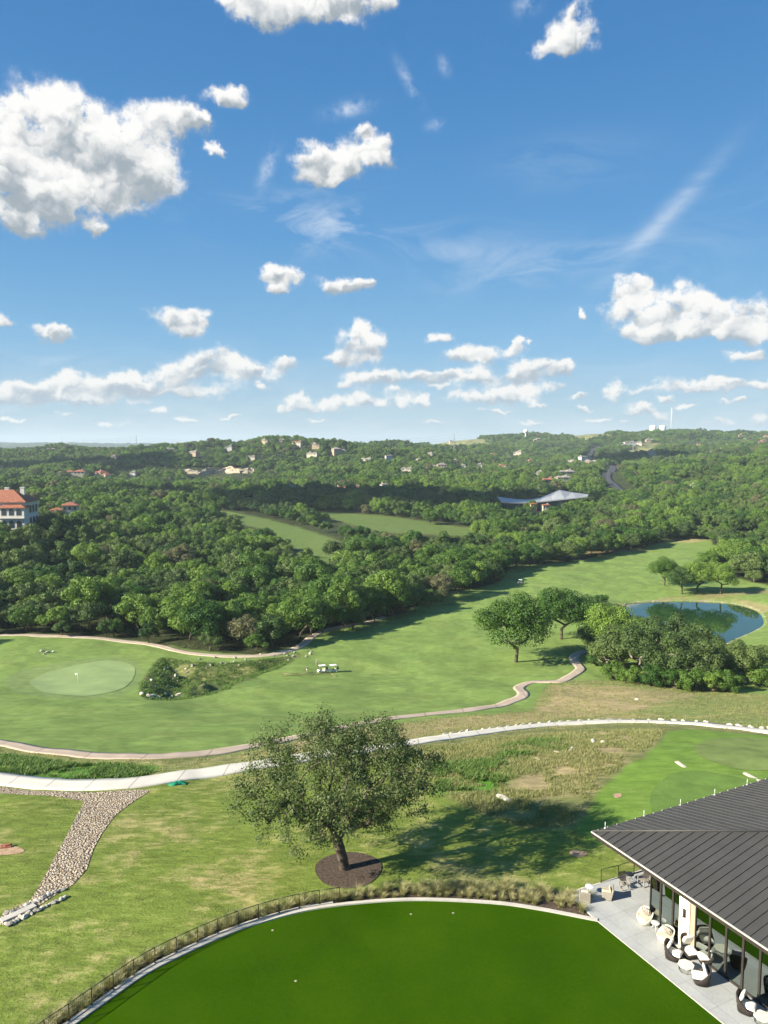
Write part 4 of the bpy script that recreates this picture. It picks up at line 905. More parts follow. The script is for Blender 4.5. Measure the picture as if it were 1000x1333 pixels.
def off_paths(q, w=1.9):
    k = np.ones(len(q), bool)
    for L in (WP, [Vector(p) for p in smooth_open([Vector(p) for p in cpath], 8)]):
        A = np.array([(p.x, p.y) for p in L]); 
        d = np.min(np.hypot(q[:, None, 0] - A[None, :, 0], q[:, None, 1] - A[None, :, 1]) , 1); k &= d > w
    return q[k]
rg = np.random.default_rng(4)
q = np.concatenate([scatter(DRYS, 44000, rg, 5, .36, 31), scatter(MEAD, 36000, rg, 4, .33, 32), scatter(RAVINE, 1500, rg)]); q = off_paths(q)
m_ = ~(sdf(LAWN, q[:, 0], q[:, 1]) < .5) | (sdf(MEAD, q[:, 0], q[:, 1]) < 0); q = q[m_ & (sdf(TEES, q[:, 0], q[:, 1]) > .5) & (sdf(FAIR, q[:, 0], q[:, 1]) > .3)]
m_ = sdf(SW, q[:, 0], q[:, 1]) > .2; q = q[m_]
P3 = np.stack([q[:, 0], q[:, 1], tz(q[:, 0], q[:, 1]) - .03], 1)
tag(link('meadow_grass', blades(P3, rg.uniform(.12, .42, len(P3)), .022, rg, .8, 5, .16, M['meadowblade'], 'meadow_grass')), 'tall dry grass on the slopes beside the pale path', None, None, 'stuff')
q = np.concatenate([scatter(RAVINE, 12000, rg, 3, .40, 8), scatter(LUSH1, 16000, rg, 3, .40, 8), scatter(LUSH2, 5000, rg, 2, .47, 6), scatter(LUSH3, 3000, rg, 2, .5, 5)]); q = off_paths(q)
P3 = np.stack([q[:, 0], q[:, 1], tz(q[:, 0], q[:, 1]) - .03], 1)
tag(link('green_weeds', blades(P3, rg.uniform(.2, .5, len(P3)), .05, rg, 1.2, 5, .16, M['weedblade'], 'green_weeds')), 'lush green weeds between the two paths', None, None, 'stuff')
q = scatter(LAWN, 330000, rg, 1.1, .47, 12); q = q[(q[:, 1] > 38) & (np.abs(q[:, 0] / q[:, 1]) < .62)]
d_ = sdf([tuple(p) for p in outer_bed], q[:, 0], q[:, 1]); q = q[(d_ > .1) & (sdf(SW, q[:, 0], q[:, 1]) > .15) & (sdf(ringp, q[:, 0], q[:, 1]) > .1)]; q = q[~((q[:, 0] > 14) & (q[:, 1] < 58))]; q = off_paths(q, 1.8)
P3 = np.stack([q[:, 0], q[:, 1], tz(q[:, 0], q[:, 1]) - .01], 1); print('lawn tufts', len(q))
tag(link('lawn_grass', blades(P3, rg.uniform(.05, .13, len(P3)), .014, rg, 1.3, 3, .07, M['lawnblade'], 'lawn_grass')), 'rough grass blades across the lawn around the oak', None, None, 'stuff')
# ornamental grass clumps
CM = []
for i in range(3):
    r2 = np.random.default_rng(50 + i); P3 = np.zeros((1, 3)); CM.append(blades(P3, np.array([.62 + .08 * i]), .014, r2, 1.15, 210, .10, M['straw'], 'grass_clump'))
ng_ = 0
for i, (p, w) in enumerate(zip(ARCS, mw_)):
    pass
# walk along the bed by arc length
dl = [0]
for a, b in zip(ARCS[:-1], ARCS[1:]): dl.append(dl[-1] + math.hypot(b[0] - a[0], b[1] - a[1]))
def along(s, off):
    i = max(0, min(len(dl) - 2, int(np.searchsorted(dl, s)) - 1)); a, b = Vector(ARCS[i]), Vector(ARCS[i + 1]); t = (s - dl[i]) / (dl[i + 1] - dl[i]); d = (b - a).normalized(); q = a.lerp(b, t); return Vector((q.x - d.y * off, q.y + d.x * off))
SR = dl[-1]; Sl = dl[len(ARCS) - 40]
s = 6.
while s < SR - .6:
    wfull = np.interp(s, dl, mw_); rows = 3 if s < Sl else (3 if s < Sl + 6 else 4)
    for k in range(rows):
        if s > Sl + 2 and rnd.random() < .12 + .05 * k: continue
        off = .75 + (wfull - 1.0) * (k + .2) / max(rows - 1, 1) + rnd.uniform(-.15, .15); q = along(s + rnd.uniform(-.2, .2), off)
        o = link('grass_clump', CM[rnd.randrange(3)], None, (q.x, q.y, T(q.x, q.y) + .04)); o.rotation_euler.z = rnd.uniform(0, 6); sc_ = rnd.uniform(.6, .95) * (.8 if (s > Sl + 6 and k == 0) else 1); o.scale = (sc_, sc_, sc_ * rnd.uniform(.85, 1.1))
        if s < Sl: tag(o, 'pale ornamental grass clump in the strip behind the railing', 'grass clump', 'ornamental grasses behind the railing')
        elif s < Sl + 9: tag(o, 'straw-coloured grass clump in the open bed below the oak', 'grass clump', 'ornamental grasses in the open bed')
        else: tag(o, 'sparse grass clump in the dark mulch near the patio corner', 'grass clump', 'ornamental grasses near the patio corner')
    s += .72 if s < Sl else .62
# ------------------------------------------------------------------ rocks
def rock_mesh(seed, mat, sub=2):
    import bmesh
    b = bmesh.new(); bmesh.ops.create_icosphere(b, subdivisions=sub, radius=.5); r_ = random.Random(seed); ax = [(Vector((r_.gauss(0, 1), r_.gauss(0, 1), r_.gauss(0, 1))).normalized(), r_.uniform(.26, .42)) for _ in range(9)]
    for v in b.verts:
        for a, h in ax:
            d = v.co.dot(a)
            if d > h: v.co -= a * (d - h)
    me = bpy.data.meshes.new('rock'); b.to_mesh(me); b.free(); me.materials.append(mat); return me
RW = [rock_mesh(i, M['limestone']) for i in range(4)]; RG = [rock_mesh(10 + i, M['greyrock']) for i in range(4)]
def rock(px, py, w, d, h, white, label, group=None, rz=None, name='rock'):
    x, y, z = pick(px, py); o = link(name, (RW if white else RG)[rnd.randrange(4)], None, (x, y, z + h * .22)); o.scale = (w, d, h); o.rotation_euler.z = rnd.uniform(0, 6) if rz is None else rz; return tag(o, label, 'rock', group)
# blocks lining the outer side of the pale path
L_ = [(p.x, p.y) for p in WP]; s = 0; cum = [0]
for a, b in zip(L_[:-1], L_[1:]): cum.append(cum[-1] + math.hypot(b[0] - a[0], b[1] - a[1]))
def at_path(s, off):
    i = max(0, min(len(cum) - 2, int(np.searchsorted(cum, s)) - 1)); a, b = Vector(L_[i]), Vector(L_[i + 1]); t = (s - cum[i]) / (cum[i + 1] - cum[i]); d = (b - a).normalized(); q = a.lerp(b, t); return Vector((q.x - d.y * off, q.y + d.x * off)), math.atan2(d.y, d.x)
s = 0
while s < cum[-1]:
    q, ang = at_path(s, 1.95); px, py = project(q.x, q.y, T(q.x, q.y))
    if 575 < px < 1020 and rnd.random() < .9:
        w = rnd.uniform(.6, 1.3); o = link('limestone_block', RW[rnd.randrange(4)], None, (q.x, q.y, T(q.x, q.y) + .14)); o.scale = (w * 1.25, rnd.uniform(.55, .8), rnd.uniform(.5, .75)); o.rotation_euler.z = ang + rnd.uniform(-.15, .15)
        tag(o, 'pale limestone block lining the far side of the white path', 'rock', 'limestone blocks along the path')
    s += rnd.uniform(1.3, 2.1)
for a in [(772, 966, 1.5, .8, .5, True, 'biggest pale boulder in the dry grass below the path', None), (785, 967, 1.0, .7, .5, True, 'pale boulder just right of the biggest one in the dry grass', None), (744, 976, 2.0, .6, .3, True, 'long flat limestone slab in the dry grass', None), (728, 980, 1.5, .5, .25, True, 'low stone left of the long flat slab', None),
          (762, 955, .6, .5, .3, True, 'small pale stone nearest the path in the dry grass', None), (829, 911, .9, .7, .5, True, 'lone white rock on the dry slope above the path', None), (700, 988, 1.0, .5, .2, True, 'half-buried pale stone at the left of the dry grass', None),
          (656, 1040, .8, 2.6, .4, True, 'long pale log-like slab lying at the oak shadow edge', None), (886, 995, 2.0, .9, .15, True, 'flat pale stone between the two tee boxes', None), (978, 1011, 2.6, .9, .15, True, 'flat pale stone behind the lower tee box by the roof', None), (989, 1017, .9, .6, .2, True, 'small pale stone at the end of the tee path near the roof', None),
          (55, 848, 1.4, 1, .8, True, 'left rock of the pile on the bank behind the green', None), (62, 850, 1.6, 1, .8, True, 'middle rock of the pile on the bank behind the green', None), (70, 849, 1.2, 1, .7, True, 'right rock of the pile on the bank behind the green', None), (58, 852, .9, .8, .5, False, 'small grey rock at the front of the pile behind the green', None),
          (145, 1000, 1.5, 1.3, .12, True, 'square pale slab lying in the green weeds', None)]: rock(*a[:6], a[6], a[7])
RB = [(186, 905), (192, 908), (200, 907), (208, 908), (216, 906), (225, 907), (235, 905)]
for px, py in RB: rock(px + rnd.uniform(-2, 2), py + rnd.uniform(-1, 1), rnd.uniform(.8, 1.8), 1, rnd.uniform(.7, 1.3), True, 'white boulder along the lower left lip of the ravine', 'white boulders on the ravine lip')
for k in range(60):
    t = rnd.random(); px = 240 + t * 170; py = (860 + rnd.uniform(-8, 14) if px < 300 else 862 - (px - 300) * .12 + rnd.uniform(-5, 7))
    if k < 18: px, py = 205 + rnd.uniform(-12, 40), 880 + rnd.uniform(-14, 16)
    sz_ = rnd.uniform(.4, 1.2); rock(px, py, sz_, sz_ * rnd.uniform(.6, 1), sz_ * rnd.uniform(.5, .9), k % 8 == 0, 'pale stone tumbled down the rocky ravine' if k % 8 == 0 else 'grey stone tumbled down the rocky ravine', 'stones in the ravine')
for k in range(34):
    t = k / 33; side = k % 2; px = 6 + t * 78; py = 1199 - t * 36 + (7 if side else -7) * (1 - .2 * t) + rnd.uniform(-1.5, 1.5); sz_ = rnd.uniform(.3, .6)
    rock(px, py, sz_ * 1.3, sz_, sz_ * .6, rnd.random() < .5, 'broken slab edging the channel at the foot of the swale', 'broken slabs along the channel')
s = 6.
while s < Sl + 1.5:
    q = along(s, np.interp(s, dl, mw_) + .12); o = link('edging_stone', RG[rnd.randrange(4)], None, (q.x, q.y, T(q.x, q.y) + .06)); o.scale = (rnd.uniform(.35, .6), .3, .26); o.rotation_euler.z = rnd.uniform(0, 6)
    tag(o, 'dark rough stone edging the grass strip behind the railing', 'rock', 'dark edging stones'); s += rnd.uniform(.42, .62)
# stone coping round the pond
mb = MB(); PR = smooth_closed(offset_curve(POND, 0), 3); r4 = random.Random(8)
PQ = [Vector(p) for p in PR]
for i, p in enumerate(PQ):
    d = (PQ[(i + 1) % len(PQ)] - PQ[i - 1]).normalized(); L = (PQ[(i + 1) % len(PQ)] - p).length
    for k in range(max(1, int(L / 1.0))):
        q = p.lerp(PQ[(i + 1) % len(PQ)], k / max(1, int(L / 1.0))); nx_, ny_ = -d.y, d.x
        mb.box((q.x + nx_ * r4.uniform(-.2, .3), q.y + ny_ * r4.uniform(-.2, .3), WATER_Z + .1), (1.05, r4.uniform(.5, .9), r4.uniform(.5, .75)), math.atan2(d.y, d.x) + r4.uniform(-.15, .15), taper=.85)
tag(mb.build('stone_edging', M['sandstone'], bevel=.05), 'pale stone edging all round the pond', 'stone edging')
# cliff
for i in range(len(CLIFF) - 1):
    a, b = CLIFF[i], CLIFF[i + 1]
vs = []; fs = []; nA, nB = 80, 8
for i in range(nA):
    t = i / (nA - 1) * (len(CLIFF) - 1); k = min(int(t), len(CLIFF) - 2); c = np.array(CLIFF[k]) * (1 - (t - k)) + np.array(CLIFF[k + 1]) * (t - k); hgt = 5 + 9 * float(fbm(np.array([i / 9]), np.array([3.3]), 5, 3)[0])
    for j in range(nB):
        f = j / (nB - 1); zz = c[2] - 4 + f * hgt * 1.3; vs.append((c[0] + float(vnoise(i / 2, j / 1.5, 7)) * 2, c[1] - 4 + f * 5 + float(vnoise(i / 2.2, j / 1.2, 9)) * 5, zz))
for i in range(nA - 1):
    for j in range(nB - 1): fs.append((i * nB + j, (i + 1) * nB + j, (i + 1) * nB + j + 1, i * nB + j + 1))
mb = MB(); mb.add(vs, fs); tag(mb.build('cliff', M['sandstone']), kind='structure')
# ------------------------------------------------------------------ the clubhouse pavilion at the right
BA = math.atan2(av.y, av.x); C0 = Vector((16.12, 54.7)); EZ = 4.4; PT = .245
roofm, n, out = new_mat('standing_seam_metal'); co = n.new('ShaderNodeTexCoord').outputs['Object']
f = n.noise(co, .7, 6, .65); f2 = n.noise(co, 12, 3, .7); t = n.math('ADD', n.math('MULTIPLY', f, .6), n.math('MULTIPLY', f2, .4))
principled(n, out, n.mix(n.ramp(t, .35, .65), (.052, .050, .046), (.070, .067, .062)), .55, .4, .1, bump(n, f, .3, .01))
glassm, n, out = new_mat('tinted_glass'); gl = n.new('ShaderNodeBsdfGlossy'); gl.inputs['Color'].default_value = (.80, .92, .86, 1); gl.inputs['Roughness'].default_value = .012
tr = n.new('ShaderNodeBsdfTransparent'); tr.inputs[0].default_value = (.30, .36, .33, 1); ms = n.new('ShaderNodeMixShader'); fr_ = n.new('ShaderNodeFresnel'); fr_.inputs[0].default_value = 1.5
n.set(ms, '0', n.math('ADD', n.math('MULTIPLY', fr_.outputs[0], .9), .33, clamp=True)); n.l.new(tr.outputs[0], ms.inputs[1]); n.l.new(gl.outputs[0], ms.inputs[2]); n.l.new(ms.outputs[0], out.inputs[0])
bld = empty('clubhouse', (C0.x, C0.y, 0), BA, 'low clubhouse with a dark standing-seam hip roof and a glass wall on the patio', 'building')
LX, LY = 30., 24.; RZ_ = EZ + .22; top = RZ_ + PT * LY / 2
mb = MB(); E4 = [(0, 0, RZ_), (LX, 0, RZ_), (LX, LY, RZ_), (0, LY, RZ_)]; R2 = [(LY / 2, LY / 2, top), (LX - LY / 2, LY / 2, top)]
B4 = [(x, y, z - .22) for x, y, z in E4]
mb.add(E4 + R2 + B4, [(0, 1, 5, 4), (1, 2, 5), (2, 3, 4, 5), (3, 0, 4), (6, 9, 8, 7), (0, 6, 7, 1), (1, 7, 8, 2), (2, 8, 9, 3), (3, 9, 6, 0)])
k = .3
while k < LX:                                                       # standing seams
    h = min(k, LY / 2, LX - k); L = math.hypot(h, h * PT)
    if L > .3:
        for y0, sg in ((0, 1), (LY, -1)):
            a = Vector((k, y0, RZ_ + .0)); b = Vector((k, y0 + sg * h, RZ_ + h * PT)); w = Vector((.022, 0, 0)); u = Vector((0, 0, .065)); mb.add([a - w, a + w, b + w, b - w, a - w + u, a + w + u, b + w + u, b - w + u], [(0, 1, 2, 3), (4, 5, 6, 7), (0, 1, 5, 4), (1, 2, 6, 5), (2, 3, 7, 6), (3, 0, 4, 7)])
    k += .61
k = .3
while k < LY:
    h = min(k, LY - k)
    for x0, sg in ((0, 1), (LX, -1)):
        a = Vector((x0, k, RZ_)); b = Vector((x0 + sg * h, k, RZ_ + h * PT)); w = Vector((0, .022, 0)); u = Vector((0, 0, .065)); mb.add([a - w, a + w, b + w, b - w, a - w + u, a + w + u, b + w + u, b - w + u], [(0, 1, 2, 3), (4, 5, 6, 7), (0, 1, 5, 4), (1, 2, 6, 5), (2, 3, 7, 6), (3, 0, 4, 7)])
    k += .61
for a, b in ((E4[0], R2[0]), (E4[3], R2[0]), (E4[1], R2[1]), (E4[2], R2[1]), (R2[0], R2[1])):
    a, b = Vector(a), Vector(b); mb.tube([a + Vector((0, 0, .05)), b + Vector((0, 0, .05))], .07, 6)
roof = mb.build('roof', roofm, bld)
mb = MB(); mb.box((LX / 2, -.045, RZ_ - .03), (LX + .1, .07, .09)); mb.build('gutter', M['concrete'], roof)
mb = MB(); mb.box((LX / 2, -.02, EZ - .02), (LX, .03, .22)); mb.build('fascia', M['bronze'], roof)
mb = MB(); mb.box((LX / 2 + .05, LY / 2 + .05, EZ - .05), (LX - .3, LY - .3, .08)); mb.build('soffit', M['wood'], bld)
for k in range(6):                                                  # little posts and guards along the back edge
    mb = MB(); yb = 1.2 + k * 4.1; mb.tube([(.12, yb, RZ_ + .02), (.12, yb, RZ_ + .55)], .022, 5); mb.box((.12, yb, RZ_ + .05), (.12, .12, .06)); mb.build('lightning_rod', M['white'], roof)
mb = MB(); k = .5
while k < 22: mb.box((.10, k, RZ_ + .06), (.05, .09, .08)); k += .98
mb.build('snow_guard', M['concrete'], roof)
def wx(px, yl=1.0, zl=1.5):
    lo, hi = 0., 40.
    for _ in range(40):
        m_ = (lo + hi) / 2; q = C0 + av * m_ + bv * yl
        if project(q.x, q.y, zl)[0] < px: lo = m_
        else: hi = m_
    return lo
xs1 = [wx(v) for v in (846.5, 860, 876)] ; xp0, xp1 = wx(883.5, .85), wx(897, .85); xs2 = [wx(v) for v in (905, 924, 945, 967, 989)]
step_ = xs2[-1] - xs2[-2]
while xs2[-1] < LX - 2: xs2.append(xs2[-1] + step_)
def glazing(xs):
    for a, b in zip(xs[:-1], xs[1:]):
        mb = MB(); w = .07
        mb.box((a + w / 2, 1.0, 2.05), (w, .14, 4.02)); mb.box((b - w / 2, 1.0, 2.05), (w, .14, 4.02)); mb.box(((a + b) / 2, 1.0, .10), (b - a - 2 * w, .12, .14)); mb.box(((a + b) / 2, 1.0, 3.98), (b - a - 2 * w, .12, .16))
        fr = mb.build('window_frame', M['bronze'], bld); mb = MB(); mb.box(((a + b) / 2, 1.0, 2.04), (b - a - 2 * w + .01, .014, 3.72)); mb.build('pane', glassm, fr)
glazing(xs1 + [xp0]); glazing(xs2)
mb = MB(); mb.box(((xs1[0] + LX - 1) / 2, 1.0, 4.2), (LX - 1 - xs1[0], .2, .25)); mb.build('header_beam', M['bronze'], bld)
mb = MB(); mb.box(((xp0 + xp1) / 2, 1.35, 2.17), (xp1 - xp0, 1.0, 4.28)); pier = mb.build('pier', M['white_paint'], bld)
mb = MB(); mb.box(((xp1 + xs2[0]) / 2 + .01, 1.33, 2.17), (xs2[0] - xp1 - .01, .8, 4.27)); mb.build('stone_pilaster', M['tan_wall'], bld)
xm = xp0 + (xp1 - xp0) * .55; mb = MB(); mb.box((xm, .82, 2.6), (.20, .06, .55)); mb.box((xm, .76, 2.6), (.12, .10, .40)); mb.box((xm, .75, 2.84), (.18, .16, .04)); mb.box((xm, .75, 2.36), (.18, .16, .04)); mb.build('wall_lamp', M['bronze'], pier)
mb = MB(); mb.box((LX - 1.2, LY / 2, 2.15), (.3, LY - 2, 4.3)); mb.box((xs1[0] + .15, LY / 2 + 2, 2.15), (.3, LY - 6.2, 4.3)); mb.box(((xs1[0] + LX) / 2, LY - 1.2, 2.15), (LX - xs1[0] - 1.5, .3, 4.3)); mb.box(((xs1[0] + LX) / 2, 9.5, 2.15), (LX - xs1[0] - 2, .25, 4.3)); mb.build('wall', M['tan_wall'], bld)
mb = MB(); mb.box((xs1[0] + .05, 2.55, 2.05), (.12, .09, 4.02)); mb.box((xs1[0] + .05, 4.0, 2.05), (.12, .09, 4.02)); mb.box((xs1[0] + .05, 2.5, .10), (.12, 2.9, .14)); fr = mb.build('window_frame', M['bronze'], bld)
mb = MB(); mb.box((xs1[0] + .05, 2.5, 2.04), (.014, 2.85, 3.72)); mb.build('pane', glassm, fr)
# ------------------------------------------------------------------ railings
def railing(label, pts, h, parent_z=None, every=1.52):
    P = [Vector(p) for p in pts]; cum = [0]
    for a, b in zip(P[:-1], P[1:]): cum.append(cum[-1] + (b - a).length)
    def at(s):
        i = max(0, min(len(cum) - 2, int(np.searchsorted(cum, s)) - 1)); t = (s - cum[i]) / max(cum[i + 1] - cum[i], 1e-6); return P[i].lerp(P[i + 1], t)
    L = cum[-1]; nb_ = max(1, round(L / every)); q0 = P[-1]
    root = empty('railing', tuple(q0), 0, label, 'railing'); o_ = Vector(q0)
    S_ = [L - L * k / nb_ for k in range(nb_ + 1)]
    for s in S_:
        mb = MB(); q = at(s) - o_; mb.box((q.x, q.y, q.z + h / 2), (.05, .05, h + .02)); mb.box((q.x, q.y, q.z + .01), (.12, .12, .02)); mb.build('post', M['black'], root)
    mb = MB()
    for a, b in zip(S_[:-1], S_[1:]):
        qa, qb = at(a) - o_, at(b) - o_; mb.tube([qa + Vector((0, 0, h)), qb + Vector((0, 0, h))], .026, 5)
    mb.build('top_rail', M['black'], root)
    for a, b in zip(S_[:-1], S_[1:]):
        mb = MB(); qa, qb = at(a) - o_, at(b) - o_; m_ = int((qa - qb).length / .125); mb.tube([qa + Vector((0, 0, .1)), qb + Vector((0, 0, .1))], .012, 4)
        for j in range(1, m_): q = qa.lerp(qb, j / m_); mb.tube([q + Vector((0, 0, .1)), q + Vector((0, 0, h))], .0075, 4)
        mb.build('balusters', M['black'], root)
end_s = 0
oc = offset_curve(ARCS, .43); pr = []
for (x, y) in oc:
    if y > 24 and project(x, y, .15)[0] < 447: pr.append((x, y, .15))
railing('long black railing curving along the kerb at the lower left', pr, 1.08)
railing('short black railing on the far edge of the patio', [(*Vector(g0(*p, .06)), .06) for p in [(782.5, 1148.5), (797, 1145.5), (813, 1140), (829, 1135), (846, 1130)]], 1.06)
# ------------------------------------------------------------------ patio furniture
def shell(mb, rx, ry, hf, z0, t, ps=2.4, flare=1.0, base=.86, n=40, floor=None):
    """tub shell: superellipse plan, rim height hf(angle) with angle 0 at the front"""
    rings = []
    def ring(sx, zf, inset):
        out_ = []
        for i in range(n):
            a = 2 * math.pi * i / n; c, s = math.cos(a), math.sin(a); r = (abs(c) ** ps + abs(s) ** ps) ** (-1 / ps); out_.append((c * r * (rx * sx - inset), s * r * (ry * sx - inset), zf(a)))
        return out_
    fl = floor if floor is not None else .3
    rings = [ring(base, lambda a: z0, 0), ring((base + flare) / 2 + .03, lambda a: z0 + (hf(a) - z0) * .5, 0), ring(flare, lambda a: hf(a), 0), ring(flare, lambda a: hf(a) + .015, t * .5), ring(flare, lambda a: hf(a), t), ring((base + flare) / 2, lambda a: fl + max(0, (hf(a) - fl)) * .4, t), ring(base, lambda a: min(fl, hf(a) - .02), t * 1.2)]
    vs = [p for r in rings for p in r]; fs = [(i * n + k, i * n + (k + 1) % n, (i + 1) * n + (k + 1) % n, (i + 1) * n + k) for i in range(len(rings) - 1) for k in range(n)]
    fs += [tuple(range(n - 1, -1, -1)), tuple(range((len(rings) - 1) * n, len(rings) * n))]; mb.add(vs, fs, True)
def cushion(mb, c, d, rz=0, ry=0, n=6):
    """a soft pad"""
    Mx = Matrix.Translation(c) @ Matrix.Rotation(rz, 4, 'Z') @ Matrix.Rotation(ry, 4, 'Y'); vs = []; fs = []; N_ = 8
    for sgn in (1, -1):
        o = len(vs)
        for i in range(N_ + 1):
            for j in range(N_ + 1):
                u, v = i / N_ * 2 - 1, j / N_ * 2 - 1; e = max(0, 1 - u ** 6) ** .5 * max(0, 1 - v ** 6) ** .5; k_ = 1 - .04 * (abs(u) * abs(v)) ** 2
                vs.append(Mx @ Vector((u * d[0] / 2 * k_, v * d[1] / 2 * k_, sgn * d[2] / 2 * (.25 + .75 * e))))
        for i in range(N_):
            for j in range(N_): a = o + i * (N_ + 1) + j; fs.append((a, a + 1, a + N_ + 2, a + N_ + 1))
    m_ = (N_ + 1) ** 2; B = [i * (N_ + 1) for i in range(N_ + 1)] + [N_ * (N_ + 1) + j for j in range(1, N_ + 1)] + [i * (N_ + 1) + N_ for i in range(N_ - 1, -1, -1)] + [j for j in range(N_ - 1, 0, -1)]
    for i in range(len(B)): a, b = B[i], B[(i + 1) % len(B)]; fs.append((a, b, b + m_, a + m_))
    mb.add(vs, fs, True)
SLAB = .03
def at_floor(px, py): x, y = g0(px, py, SLAB); return (x, y, SLAB)
def dark_chair(px, py, phi, label, high=.86, mats=('wicker', 'cushion')):
    e = empty('wicker_armchair', at_floor(px, py), R(phi), label, 'armchair', None)
    mb = MB(); shell(mb, .44, .43, lambda a: .30 + (high - .30) * float(sstep(.9, 2.75, abs(((a + math.pi) % (2 * math.pi)) - math.pi))) ** 1.0, .02, .06, 3.0, 1.06, .84, floor=.28); mb.build('shell', M[mats[0]], e)
    mb = MB(); cushion(mb, (.10, 0, .38), (.74, .66, .19)); mb.build('seat_cushion', M[mats[1]], e)
    mb = MB(); cushion(mb, (-.22, 0, .40 + (high - .35) * .52), ((high - .26) * 1.0, .68, .17), 0, R(-64)); mb.build('back_cushion', M[mats[1]], e)
    e.scale = (1.22,) * 3; return e
dark_chair(876, 1247, -38, 'dark wicker armchair at the left of the octagonal table, side toward the turf')
dark_chair(897.5, 1244, -80, 'high-backed dark wicker armchair against the white pier', 1.06)
dark_chair(919.5, 1253, 178, 'dark wicker armchair right of the octagonal table, nearest the glass')
dark_chair(913, 1279, 165, 'dark wicker armchair in front of the others, showing its solid side')
dark_chair(971, 1316, -38, 'lone dark wicker armchair left of the lower table')
dark_chair(1000, 1300, -100, 'armchair with pale cushions cut by the right edge', .95)
stripe, n, out = new_mat('striped_cloth'); co = n.new('ShaderNodeTexCoord').outputs['Object']; sx_ = n.new('ShaderNodeSeparateXYZ'); n.l.new(co, sx_.inputs[0])
fr2 = n.math('FRACT', n.math('MULTIPLY', sx_.outputs[1], 9)); principled(n, out, n.mix(n.math('GREATER_THAN', fr2, .5), (.12, .10, .09), (.50, .45, .38)), .9, .1); M['stripe'] = stripe
def egg_chair(px, py, phi, label):
    e = empty('tub_chair', at_floor(px, py), R(phi), label, 'armchair')
    mb = MB(); shell(mb, .50, .46, lambda a: .34 + .46 * float(sstep(.5, 2.7, abs(((a + math.pi) % (2 * math.pi)) - math.pi))), .0, .055, 2.1, 1.04, .72, floor=.26); mb.build('shell', M['whitewicker'], e)
    mb = MB(); cushion(mb, (.07, 0, .36), (.72, .68, .15)); mb.build('seat_cushion', M['sand_cushion'], e)
    mb = MB(); cushion(mb, (-.16, 0, .68), (.52, .60, .17), 0, R(-64)); mb.build('pillow', M['stripe'], e); e.scale = (1.16,) * 3
egg_chair(839.5, 1201, -140, 'cream tub chair with a striped pillow, nearer the patio corner'); egg_chair(866.5, 1226, -150, 'cream tub chair with a striped pillow, beside the white pier')
def round_table(px, py, r, h, label, mt='white', leg='white', tripod=True):
    e = empty('side_table', at_floor(px, py), 0.4, label, 'table'); mb = MB(); mb.lathe([(.0, h - .035), (r * .97, h - .035), (r, h - .02), (r, h - .005), (r * .98, h), (0, h)], 28); mb.build('table_top', M[mt], e)
    for k in range(3):
        a = k * 2.094; mb = MB(); mb.tube([(math.cos(a) * r * .25, math.sin(a) * r * .25, h - .035), (math.cos(a) * r * .8, math.sin(a) * r * .8, .0)], .018, 6); mb.build('leg', M[leg], e)
round_table(853, 1209.5, .30, .50, 'small round white table between the two tub chairs'); round_table(767.5, 1163, .32, .60, 'small round white table between the grey wicker chairs'); round_table(819.5, 1146, .34, .55, 'small round dark table between the rocking chairs', 'black', 'black')
def octo_table(px, py, label):
    e = empty('coffee_table', at_floor(px, py), .2, label, 'table'); r = .52; h = .42; O = lambda r_: [(r_ * math.cos(k * math.pi / 4 + .39), r_ * math.sin(k * math.pi / 4 + .39)) for k in range(8)]
    mb = MB(); mb.prism(O(r), h - .045, h); mb.build('table_top', M['tabletop'], e, .006); mb = MB()
    t_, b_ = O(r * .93), O(r * .84)
    for z, q in ((h - .06, t_), (.02, b_)): mb.tube([(*p, z) for p in q + q[:1]], .011, 5)
    for k in range(8):
        for d in (0, 1): mb.tube([(*t_[k], h - .06), (*b_[(k + d) % 8], .02)], .009, 5)
    mb.build('wire_base', M['black'], e)
octo_table(893, 1263, 'octagonal cream coffee table with a wire base among the armchairs'); octo_table(992.5, 1331, 'octagonal cream table cut by the lower right corner of the photo')
def grey_chair(px, py, phi, label):
    e = empty('wicker_chair', at_floor(px, py), R(phi), label, 'armchair')
    mb = MB(); mb.box((0, 0, .20), (.72, .74, .34), taper=.96); mb.box((.02, .36, .33), (.70, .10, .60), 0, R(3)); mb.box((.02, -.36, .33), (.70, .10, .60), 0, R(-3)); mb.box((-.36, 0, .46), (.11, .82, .90), 0, 0, R(-12)); mb.build('frame', M['greywicker'], e, .03)
    mb = MB(); cushion(mb, (.04, 0, .43), (.62, .58, .14)); mb.build('seat_cushion', M['sand_cushion'], e); mb = MB(); cushion(mb, (-.25, 0, .68), (.46, .56, .14), 0, R(-74)); mb.build('back_cushion', M['sand_cushion'], e)
grey_chair(761.5, 1172, 75, 'grey wicker armchair at the mulch edge, its back to the camera'); grey_chair(790, 1168.5, 165, 'grey wicker armchair facing left beside the round white table')
